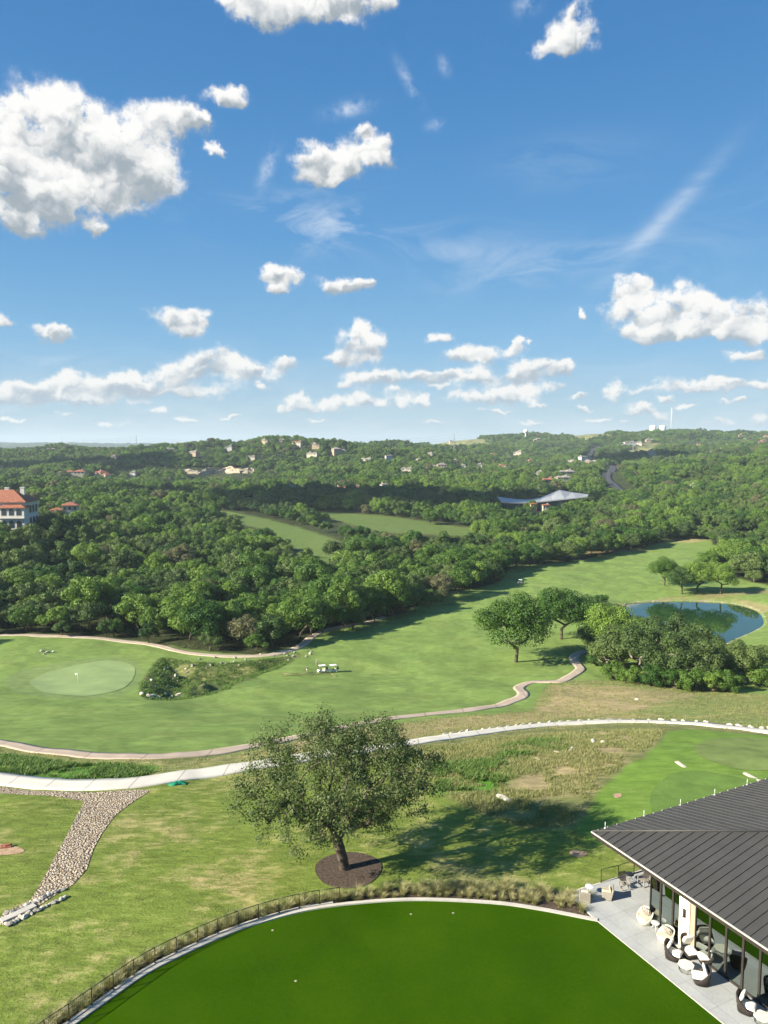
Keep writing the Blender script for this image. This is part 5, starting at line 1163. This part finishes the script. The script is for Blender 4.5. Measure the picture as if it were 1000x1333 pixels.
def rocker(px, py, phi, label):
    e = empty('rocking_chair', at_floor(px, py), R(phi), label, 'rocking chair'); w = .30
    mb = MB()
    for k in range(6): mb.box((-.22 + k * .09, 0, .42 + k * .012), (.07, .56, .025), 0, 0, R(-6))
    mb.build('seat', M['greywicker'], e); mb = MB()
    for k in range(7): mb.box((-.38, -.25 + k * .083, .78), (.022, .062, .68), 0, 0, R(-16))
    mb.box((-.47, 0, 1.11), (.03, .60, .08), 0, 0, R(-16)); mb.build('backrest', M['wicker'], e)
    for s in (-1, 1):
        mb = MB(); pts_ = [(.62 * math.sin(a) * 1.0, s * w, .03 + 1.1 * (1 - math.cos(a * .9))) for a in np.linspace(-.75, .6, 9)]; mb.tube(pts_, .022, 6); mb.build('rocker', M['greywicker'], e)
        mb = MB(); mb.box((.24, s * w, .34), (.045, .045, .60)); mb.box((-.26, s * w, .34), (.045, .045, .60)); mb.build('leg', M['greywicker'], e)
        mb = MB(); mb.box((-.04, s * (w + .02), .655), (.62, .09, .025)); mb.build('armrest', M['greywicker'], e)
rocker(813, 1157, -80, 'slatted rocking chair left of the round dark table'); rocker(837, 1152.5, -150, 'slatted rocking chair under the eave, right of the round dark table')
# ------------------------------------------------------------------ golf course things
def cart(px, py, phi, label, pt=None):
    x, y, z = pick(px, py); e = empty('golf_cart', (x, y, z + .02), R(phi), label, 'golf cart', 'golf carts on the course')
    mb = MB(); prof = [(-1.15, .28), (-1.15, .72), (-.62, .80), (-.60, .36), (.35, .34), (.50, .70), (.85, .86), (1.18, .62), (1.22, .30)]; mb.extrude([(a, -.56, b) for a, b in prof], (0, 1.12, 0)); mb.build('body', M['white'], e, .04)
    mb = MB(); cushion(mb, (-.36, 0, .78), (.50, 1.08, .16)); cushion(mb, (-.62, 0, 1.06), (.44, 1.08, .12), 0, R(-78)); mb.build('seat', M['sand_cushion'], e)
    mb = MB(); mb.box((-.05, 0, 1.86), (1.75, 1.22, .06)); mb.box((-.05, 0, 1.90), (1.5, 1.0, .05)); mb.build('canopy', M['white'], e, .03)
    for sx_ in (.72, -.80):
        for s in (-1, 1): mb = MB(); mb.tube([(sx_ + (.12 if sx_ > 0 else -.1), s * .52, .70), (sx_, s * .54, 1.84)], .022, 5); mb.build('post', M['black'], e)
    for sx_ in (.82, -.82):
        for s in (-1, 1):
            mb = MB(); c = Vector((sx_, s * .52, .23)); mb.tube([c - Vector((0, .09, 0)), c + Vector((0, .09, 0))], .23, 14); wh = mb.build('wheel', M['rubber'], e); mb = MB(); mb.tube([c - Vector((0, .095, 0)), c + Vector((0, .095, 0))], .12, 10); mb.build('rim', M['white'], wh)
    mb = MB(); mb.tube([(.28, .25, .98), (.52, .25, .72)], .02, 5); mb.lathe([(.15, -.01), (.17, 0), (.15, .01)], 12, (.26, .25, 1.0)); mb.build('steering_wheel', M['black'], e)
    for s in (-.25, .25):
        mb = MB(); mb.tube([(-1.22, s, .38), (-1.36, s, 1.20)], .13, 9); [mb.tube([(-1.36 + dx, s + dx, 1.18), (-1.42 + dx, s + dx * 1.5, 1.42)], .018, 4) for dx in (-.05, 0, .05)]; mb.build('golf_bag', M['black' if s < 0 else 'navy'], e)
    return e
cart(419.5, 875.5, 205, 'white-roofed golf cart parked by the rail fence, the left one of the pair'); cart(433.5, 875, 200, 'white-roofed golf cart parked on the right of the pair')
cart(677.5, 760, 150, 'tiny golf cart in the tree shade on the upper fairway')
def person(px, py, phi, top_, legs_, label, arm):
    x, y, z = pick(px, py); e = empty('person', (x, y, z + .02), R(phi), label, 'person')
    def skin(name, V_, E_, rad, mat, root=0):
        me = bpy.data.meshes.new(name); me.from_pydata(V_, E_, []); me.materials.append(mat); o = link(name, me, e)
        md = o.modifiers.new('skin', 'SKIN'); md.use_smooth_shade = True
        for v, r in zip(me.skin_vertices[0].data, rad): v.radius = (r, r * .9)
        me.skin_vertices[0].data[root].use_root = True; s_ = o.modifiers.new('sub', 'SUBSURF'); s_.levels = 1; s_.render_levels = 2; return o
    st = .12
    V_ = [(0, 0, .95), (0, 0, 1.15), (0, 0, 1.38), (0, 0, 1.50), (.01, 0, 1.60), (.02, 0, 1.72), (0, .10, .90), (st, .11, .50), (st * .6, .11, .09), (st + .14, .12, .04), (0, -.10, .90), (-st, -.11, .50), (-st * 1.6, -.11, .09), (-st * 1.6 + .18, -.12, .04),
          (0, .19, 1.41), (arm * .2, .25, 1.14), (arm + .1, .18, .98 + arm * .3), (0, -.19, 1.41), (arm * .2, -.25, 1.14), (arm + .08, -.16, .96 + arm * .3)]
    E_ = [(0, 1), (1, 2), (2, 3), (3, 4), (4, 5), (0, 6), (6, 7), (7, 8), (8, 9), (0, 10), (10, 11), (11, 12), (12, 13), (2, 14), (14, 15), (15, 16), (2, 17), (17, 18), (18, 19)]
    rad = [.14, .12, .15, .055, .085, .09, .085, .06, .042, .04, .085, .06, .042, .04, .06, .042, .03, .06, .042, .03]
    skin('body', V_, E_, rad, M['skin'])
    skin('shirt', [(0, 0, .98), (0, 0, 1.16), (0, 0, 1.40), (0, .20, 1.41), (arm * .12, .24, 1.24), (0, -.20, 1.41), (arm * .12, -.24, 1.24)], [(0, 1), (1, 2), (2, 3), (3, 4), (2, 5), (5, 6)], [.165, .145, .17, .075, .065, .075, .065], M[top_])
    skin('trousers', [(0, 0, 1.0), (0, .10, .88), (st * .8, .11, .55), (0, -.10, .88), (-st * .8, -.11, .55)], [(0, 1), (1, 2), (0, 3), (3, 4)], [.16, .105, .085, .105, .085], M[legs_])
    mb = MB(); mb.lathe([(.02, .06), (.07, .05), (.10, .0), (.105, -.03)], 12, (.0, 0, 1.75)); mb.box((.12, 0, 1.735), (.12, .13, .015)); mb.build('cap', M['white' if top_ != 'navy' else 'navy'], e)
person(412.3, 867.5, 160, 'pale_cloth', 'khaki', 'person in a white shirt standing behind the golf carts', .05); person(399.7, 875.5, 30, 'navy', 'pale_cloth', 'person in a dark shirt and white shorts bending by the rail fence', .22)
fp = [pick(a, b) for a, b in [(368.4, 880.5), (388.5, 880.5), (409, 879.5), (430, 878.8), (438.5, 881.5)]]
fe = empty('rail_fence', fp[0], 0, 'low split-rail timber fence in front of the golf carts', 'fence')
for i, p in enumerate(fp):
    q = Vector(p) - Vector(fp[0]); mb = MB()
    if i < 4: mb.box((q.x, q.y, q.z + .45), (.16, .16, .95), taper=.85); mb.build('post', M['wood'], fe)
for i in range(4):
    for h in ((.32, .72) if i < 3 else (.3,)):
        a, b = Vector(fp[i]) - Vector(fp[0]), Vector(fp[i + 1]) - Vector(fp[0]); mb = MB(); mb.tube([a + Vector((0, 0, h)), (a + b) / 2 + Vector((0, 0, h + .02)), b + Vector((0, 0, h if i < 3 else .05))], .065, 6); mb.build('rail', M['wood'], fe)
x, y, z = pick(101.5, 890); fl = empty('flagstick', (x, y, z + .05), 0, 'white flag on a thin pole in the putting green', 'flag'); mb = MB(); mb.tube([(0, 0, 0), (0, 0, 2.5)], .03, 6); mb.build('pole', M['white'], fl)
mb = MB(); vs = []; fs = []
for i in range(7):
    for j in range(4): vs.append((-.09 * i, .05 * math.sin(i * 1.3 + j * .3), 2.45 - .14 * j + .02 * math.sin(i)))
for i in range(6):
    for j in range(3): fs.append((i * 4 + j, i * 4 + j + 1, i * 4 + j + 5, i * 4 + j + 4))
mb.add(vs, fs, True); o = mb.build('flag', M['white'], fl); o.modifiers.new('t', 'SOLIDIFY').thickness = .01
x, y, z = pick(231, 1021); mb = MB(); r6 = random.Random(3); vs = []; fs = []
for i in range(13):
    for j in range(6): u, v = i / 12 * 2 - 1, j / 5 * 2 - 1; vs.append((u * .95, v * .38 + .1 * math.sin(4 * u), .04 + .32 * max(0, 1 - u * u) * max(0, 1 - v * v) * (.6 + .7 * r6.random())))
for i in range(12):
    for j in range(5): a = i * 6 + j; fs.append((a, a + 6, a + 7, a + 1))
mb.add(vs, fs, True); o = mb.build('netting', M['green_net']); o.location = (x, y, z); o.rotation_euler.z = .3; o.modifiers.new('t', 'SOLIDIFY').thickness = .02; tag(o, 'crumpled green netting left beside the white path', 'netting')
for px, py in ((693, 1047 + 0), (700, 1047)): pass
for px, py, lb in ((355, 1211, 'small pale cap in the turf near the left kerb'), (535, 1190, 'small pale cap in the turf below the open grass bed'), (590, 1188.5, 'second small pale cap in the turf right of the first'), (385, 1277, 'small pale cap alone in the middle left of the turf')):
    x, y = g0(px, py, 0); mb = MB(); mb.lathe([(.08, 0), (.085, .012), (.06, .02), (.01, .022)], 14); o = mb.build('sprinkler_cap', M['cartpath']); o.location = (x, y, .0); tag(o, lb, 'sprinkler')
# drain channel at the foot of the swale
chn = [pick(a, b) for a, b in [(2, 1200), (20, 1192), (45, 1180)]]
mb = MB()
for a, b in zip(chn[:-1], chn[1:]):
    c = (Vector(a) + Vector(b)) / 2; d = Vector(b) - Vector(a); mb.box((c.x, c.y, c.z + .08), (d.length + .05, .55, .16), math.atan2(d.y, d.x), 0, -math.asin(d.z / d.length))
o = mb.build('channel_slab', M['concrete']); tag(o, 'long grey slab lying in the channel at the lower left', 'slab')
x, y, z = pick(8, 1103); mb = MB(); mb.box((0, 0, .08), (.9, .5, .16), .3); mb.box((.1, .1, .2), (.5, .35, .1), .6); o = mb.build('stone_cover', M['terracotta'], None, .02); o.location = (x, y, z); tag(o, 'reddish stone box cover in the lawn at the left edge', 'slab')
# ------------------------------------------------------------------ buildings in the distance
ROOFS = {'t': ('paleroof', 'tan_wall'), 'c': ('greyroof', 'cream_wall'), 'w': ('greyroof', 'white_wall'), 'p': ('paleroof', 'cream_wall'), 'r': ('terracotta', 'tan_wall'), 'o': ('terracotta', 'cream_wall'), 'g': ('greyroof', 'tan_wall')}
WORDS = {'t': 'tan house with a pale roof', 'c': 'cream house with a grey roof', 'w': 'white house with a grey roof', 'p': 'cream house with a pale roof', 'r': 'tan house with a red tile roof', 'o': 'cream house with an orange tile roof', 'g': 'tan house with a grey roof'}
def hip(mb, cx, cy, w, d, z, pitch=.42, ov=.6):
    w, d = w / 2 + ov, d / 2 + ov; h = min(w, d) * pitch
    r = [(cx - (w - d), cy, z + h), (cx + (w - d), cy, z + h)] if w > d else [(cx, cy - (d - w), z + h), (cx, cy + (d - w), z + h)]
    E_ = [(cx - w, cy - d, z), (cx + w, cy - d, z), (cx + w, cy + d, z), (cx - w, cy + d, z)]; B_ = [(a, b, c - .3) for a, b, c in E_]
    fs = [(0, 1, 5, 4), (1, 2, 5), (2, 3, 4, 5), (3, 0, 4)] if w > d else [(0, 1, 4), (1, 2, 5, 4), (2, 3, 5), (3, 0, 4, 5)]
    mb.add(E_ + r + B_, fs + [(9, 8, 7, 6), (0, 6, 7, 1), (1, 7, 8, 2), (2, 8, 9, 3), (3, 9, 6, 0)])
def house(x, y, z, w, k, label, group, seed, rz=None, hgt=None, name='house'):
    r_ = random.Random(seed); e = empty(name, (x, y, z), r_.uniform(-.6, .6) if rz is None else rz, label, 'house', group); rf, wl = ROOFS[k]; d = w * r_.uniform(.8, 1.1); h = hgt or r_.choice((4.5, 7.0, 7.5))
    W2 = w * r_.uniform(.7, 1.0); sx = r_.choice((-1, 1)); h2 = h - r_.choice((0, 2.8)) if h > 5 else h
    mb = MB(); mb.box((0, 0, h / 2 - 3), (w, d, h + 6)); mb.box((sx * (w / 2 + W2 / 2 - .5), -d * .12, h2 / 2 - 3), (W2, d * .7, h2 + 6)); mb.build('wall', M[wl], e)
    mb = MB(); hip(mb, 0, 0, w, d, h); ro = mb.build('roof', M[rf], e); mb = MB(); hip(mb, sx * (w / 2 + W2 / 2 - .5), -d * .12, W2, d * .7, h2 - .02); mb.build('roof', M[rf], e)
    mb = MB(); mb.box((-sx * w * .22, d * .1, h + w * .12), (1.2, 1.2, w * .24 + 1.2)); mb.build('chimney', M[wl], ro)
    for q in range(3):
        mb = MB(); mb.box((-w * .32 + q * w * .32, -d / 2 - .02, h - 1.9), (w * .13, .12, 1.7)); mb.build('window', M['pane'], e)
    mb = MB(); mb.box((sx * (w / 2 + W2 / 2), -d * .47 - .02, h2 - 1.9), (W2 * .3, .12, 1.8)); mb.build('window', M['pane'], e); return e
for i, (x, y, z, w, k, px, py) in enumerate(HP):
    zone = 'on the hillside at the far left' if px < 300 else 'on the ridge left of centre' if px < 480 else 'on the far slope in the middle' if px < 660 else 'on the big hill below the water tower' if px < 800 else 'high on the hill at the right'
    house(x, y, z + 1.2, w * .95, k, WORDS[k] + ' ' + zone, WORDS[k] + 's ' + zone, i, hgt=8. if y > 900 else None)
for px, py, D_, w, k, rz, h, lb in [(91, 657, 470, 12, 'o', .3, 9, 'orange-tiled villa just right of the white mansion'), (137, 661, 560, 11, 'o', -.3, 9, 'left of the two tiled villas sunk in the woods'), (158, 664, 545, 12, 'o', .5, 10, 'right of the two tiled villas sunk in the woods')]:
    d = ray(px, py - 13); x = d[0] / d[1] * D_; zt = CZ + d[2] / d[1] * D_; house(x, D_, zt - h - 6.5, w * .8, k, lb, None, px, rz, h, 'villa')
# white mansion
mz = -9.; mn = empty('mansion', (-194, 374, mz), R(4), 'big white mansion with arched loggias and orange tiled roof at the left edge', 'building')
mb = MB(); mb.box((0, 0, 5.5), (26, 15, 17)); mb.box((8, -7.2, 4.2), (11, 5, 14.5)); wl = mb.build('wall', M['white_wall'], mn)
mn.scale = (1.12, 1.12, 1.06)
mb = MB(); hip(mb, 0, 0, 26, 15, 14.0, .62, 1.0); rf = mb.build('roof', M['terracotta'], mn); mb = MB(); hip(mb, 8, -6.4, 11, 6.6, 11.5, .5, .8); mb.build('roof', M['terracotta'], mn)
for cx_, cy_ in ((-9, -1), (2, 1.5), (9, 1)): mb = MB(); mb.box((cx_, cy_, 18), (1.8, 1.4, 4.2)); mb.box((cx_, cy_, 20.2), (2.1, 1.7, .3)); mb.build('chimney', M['white_wall'], rf)
def arch(x, y, z, w, h, face):
    pts_ = [(-w / 2, 0), (w / 2, 0), (w / 2, h * .7)] + [(w / 2 * math.cos(a), h * .7 + w / 2 * math.sin(a)) for a in np.linspace(.3, 2.84, 7)] + [(-w / 2, h * .7)]
    mb = MB()
    if face == 'f': mb.extrude([(x + a, y, z + b) for a, b in pts_], (0, .25, 0))
    else: mb.extrude([(x, y + a, z + b) for a, b in pts_], (-.25, 0, 0))
    mb.build('window', M['pane'], mn)
for zf in (2.6, 8.3):
    for kx in range(5): arch(-11 + kx * 2.7, -7.62, zf, 1.7, 3.6, 'f')
    for kx in range(3): arch(4.8 + kx * 3.2, -9.82, zf - .6, 2.0, 3.4, 'f')
    for ky in range(4): arch(13.12, -5 + ky * 3.4, zf, 2.1, 3.8, 's')
mb = MB(); mb.box((8, -10.3, 6.6), (11.6, 1.4, .3)); [mb.box((2.6 + q * .9, -10.95, 7.2), (.14, .1, 1.0)) for q in range(13)]; mb.box((8, -10.95, 7.75), (11.6, .16, .14)); mb.build('balcony', M['white_wall'], mn)
# event pavilion with the sweeping grey roof
PD = PAV[1]
def atd(px, py, D_): d = ray(px, py); return Vector((d[0] / d[1] * D_, D_, CZ + d[2] / d[1] * D_))
pv_ = empty('event_pavilion', (PAV[0], PD, PAV[2]), 0, 'wide open pavilion with a sweeping grey roof in the middle of the valley', 'building'); o0 = Vector((PAV[0], PD, PAV[2]))
front = [(653, 652.8), (664, 654.0), (676, 654.2), (690, 653.6), (705, 652.3), (720, 650.8), (735, 649.2), (750, 647.6), (765, 645.8)]
back = [(647, 646.4), (660, 648.2), (674, 649.8), (690, 650.2), (704, 647.4), (716, 642.6), (729, 637.6), (745, 641.0), (766, 643.4)]
mb = MB(); vs = []; n_ = len(front)
for row, D_, dz in ((front, PD - 16, 0), (back, PD + 12, 0)):
    for p in row: vs.append(atd(*p, D_) - o0)
vs += [v - Vector((0, 0, 1.0)) for v in vs]; fs = []
for i in range(n_ - 1):
    a, b, c, d = i, i + 1, n_ + i + 1, n_ + i; fs += [(a, b, c, d), (a + 2 * n_, d + 2 * n_, c + 2 * n_, b + 2 * n_), (a, a + 2 * n_, b + 2 * n_, b), (d, c, c + 2 * n_, d + 2 * n_)]
fs += [(0, n_, 3 * n_, 2 * n_), (n_ - 1, 3 * n_ - 1, 4 * n_ - 1, 2 * n_ - 1)]
mb.add(vs, fs); mb.build('roof', M['greycanopy'], pv_)
for px, py in [(676, 655), (705, 653), (728, 651), (750, 649), (760, 647.5)]:
    q = atd(px, py, PD - 10) - o0; mb = MB(); mb.tube([(q.x, q.y, -2), (q.x, q.y, q.z)], .6, 8); mb.build('column', M['greycanopy'], pv_)
q = atd(731, 652, PD - 6) - o0; mb = MB(); mb.box((q.x, q.y, q.z / 2 - .5), (5, 5, q.z)); mb.build('stair_tower', M['cream_wall'], pv_)
for i, (px, py, w, k, lb) in enumerate([(712, 654, 3.6, 'o', 'white cottage with a tiled roof just below the pavilion roof'), (696, 652.5, 3.4, 'r', 'small tiled roof left of the white cottage under the pavilion'), (741, 655, 2.8, 'o', 'tiny tiled house under the right part of the pavilion')]):
    q = atd(px, py, PD - 34); house(q.x, q.y, q.z - 5.5, w, k, lb, None, 900 + i, .2, 3.4, 'cottage')
# water tower, tanks, masts
def on(px, D_): u = (px - 500) / F; x = u * D_ * 1.0; return (x, D_, T(x, D_))
def zrow(px, py, D_): d = ray(px, py); return CZ + d[2] / d[1] * D_
x, y, z = on(683.5, 2500); zc = zrow(683.5, 561.5, 2500); wt = empty('water_tower', (x, y, z), 0, 'white ball-shaped water tower standing on the skyline', 'water tower')
mb = MB(); mb.lathe([(4, -2), (3.0, 4), (2.5, 10), (2.5, zc - z - 9), (3.4, zc - z - 6)], 16); mb.build('stem', M['white_wall'], wt); mb = MB(); mb.lathe([(3, -6.6), (6, -4.6), (8, -1.5), (8.2, 1), (6.8, 4.2), (4, 6), (.5, 6.8)], 20, (0, 0, zc - z)); mb.build('tank', M['white'], wt)
for px, lb in ((848, 'left of the two white storage tanks on the hilltop'), (860.5, 'right of the two white storage tanks on the hilltop')):
    x, y, z = on(px, 2560); zt = zrow(px, 553.6, 2560); mb = MB(); mb.lathe([(11, 0), (11, zt - z - 1.5), (9.5, zt - z - .4), (2, zt - z)], 20, (0, 0, 0)); o = mb.build('storage_tank', M['white']); o.location = (x, y, z); tag(o, lb, 'tank')
def mast(px, ytop, D_, label, wd=3., name='radio_mast', cat='mast', group=None, red=False):
    x, y, z = on(px, D_); h = zrow(px, ytop, D_) - z; e = empty(name, (x, y, z), 0, label, cat, group); mb = MB(); ns = 9
    C_ = [(wd * math.cos(a), wd * math.sin(a)) for a in (0.3, 2.39, 4.49)]
    for c in C_: mb.tube([(c[0], c[1], 0), (c[0] * .35, c[1] * .35, h)], [.28 * wd / 3 * 1.6, .2 * wd / 3 * 1.6], 4)
    for i in range(ns):
        f0, f1 = i / ns, (i + 1) / ns
        for k in range(3):
            a, b = C_[k], C_[(k + 1) % 3]; s0, s1 = 1 - .65 * f0, 1 - .65 * f1; mb.tube([(a[0] * s0, a[1] * s0, h * f0), (b[0] * s1, b[1] * s1, h * f1)], .16 * wd / 3 * 1.4, 3)
    mb.build('lattice', M['white_wall' if red else 'greycanopy'], e); mb = MB(); mb.tube([(0, 0, h), (0, 0, h * 1.05)], .3, 4); mb.build('tip', M['white_wall'], e); return (x, y, z, h)
mast(871.5, 531, 2580, 'tall lattice antenna beside the white tanks', 3.6, red=True)
for px, yt, lb in ((83, 568, 'first far radio mast from the left on the blue ridge'), (110, 571, 'short far mast second from the left on the blue ridge'), (155, 571, 'short far mast third from the left on the blue ridge')): mast(px, yt, 8600, lb, 7)
PW = [mast(px, yt, D_, lb, 1.6, 'power_pylon', 'pylon') for px, yt, D_, lb in ((179, 567, 1560, 'pylon at the left rising over the blue ridge'), (377, 571, 1500, 'pale pylon on the ridge left of centre'), (591, 565, 1620, 'pale pylon in the middle of the far slope'), (823, 574, 1750, 'pylon in front of the big hill at the right'))]
x, y, z = on(1100, 1900); PW.append((x, y, z, 34)); x, y, z = on(-60, 1500); PW.insert(0, (x, y, z, 30))
for k, (hf_, lb) in enumerate(((.97, 'uppermost power cable strung between the pylons'), (.84, 'middle power cable strung between the pylons'), (.72, 'lowest power cable strung between the pylons'))):
    mb = MB()
    for a, b in zip(PW[:-1], PW[1:]):
        A_, B_ = Vector((a[0], a[1], a[2] + a[3] * hf_)), Vector((b[0], b[1], b[2] + b[3] * hf_)); mb.tube([A_.lerp(B_, t) - Vector((0, 0, 22 * t * (1 - t) * 1.6)) for t in np.linspace(0, 1, 15)], .11, 3)
    o = mb.build('power_cable', M['greycanopy']); tag(o, lb, 'cable')
# ------------------------------------------------------------------ unseen clouds added off to the left, towards the sun, to shade the valley
m, n, out = new_mat('shade_cloud_white'); df = n.new('ShaderNodeBsdfDiffuse'); df.inputs[0].default_value = (.9, .9, .9, 1); tr = n.new('ShaderNodeBsdfTransparent'); ms = n.new('ShaderNodeMixShader'); ms.inputs[0].default_value = .66
n.l.new(tr.outputs[0], ms.inputs[1]); n.l.new(df.outputs[0], ms.inputs[2]); n.l.new(ms.outputs[0], out.inputs[0])
import bmesh
for (tx, ty, w, d, sd) in ((-20, 730, 230, 120, 1), (-560, 1290, 260, 130, 2), (560, 1500, 150, 90, 3), (-330, 520, 60, 70, 4)):
    alt = 720.; hd = (alt + 20) / math.tan(SUN_EL); L_ = math.hypot(SUN_D.x, SUN_D.y); cx_, cy_ = tx + SUN_D.x / L_ * hd, ty + SUN_D.y / L_ * hd
    r7 = random.Random(sd); b = bmesh.new()
    for q in range(26):
        u, v = r7.uniform(-1, 1), r7.uniform(-1, 1)
        if u * u + v * v > 1: continue
        rr_ = r7.uniform(.20, .38) * min(w, d) * (1.25 - .5 * (u * u + v * v)); k_ = bmesh.ops.create_icosphere(b, subdivisions=3, radius=rr_, matrix=Matrix.Translation((u * w * .8, v * d * .8, rr_ * .35)))
        for vt in k_['verts']:
            s_ = 1 + .22 * (float(vnoise(vt.co.x / 22, vt.co.y / 22 + vt.co.z / 17, sd)) - .5) ; vt.co = Vector((vt.co.x * s_, vt.co.y * s_, max(-rr_ * .15, vt.co.z)))
    me = bpy.data.meshes.new('shade_cloud'); b.to_mesh(me); b.free(); me.polygons.foreach_set('use_smooth', [True] * len(me.polygons)); me.materials.append(m); tag(link('shade_cloud', me, None, (cx_, cy_, alt)), kind='structure')
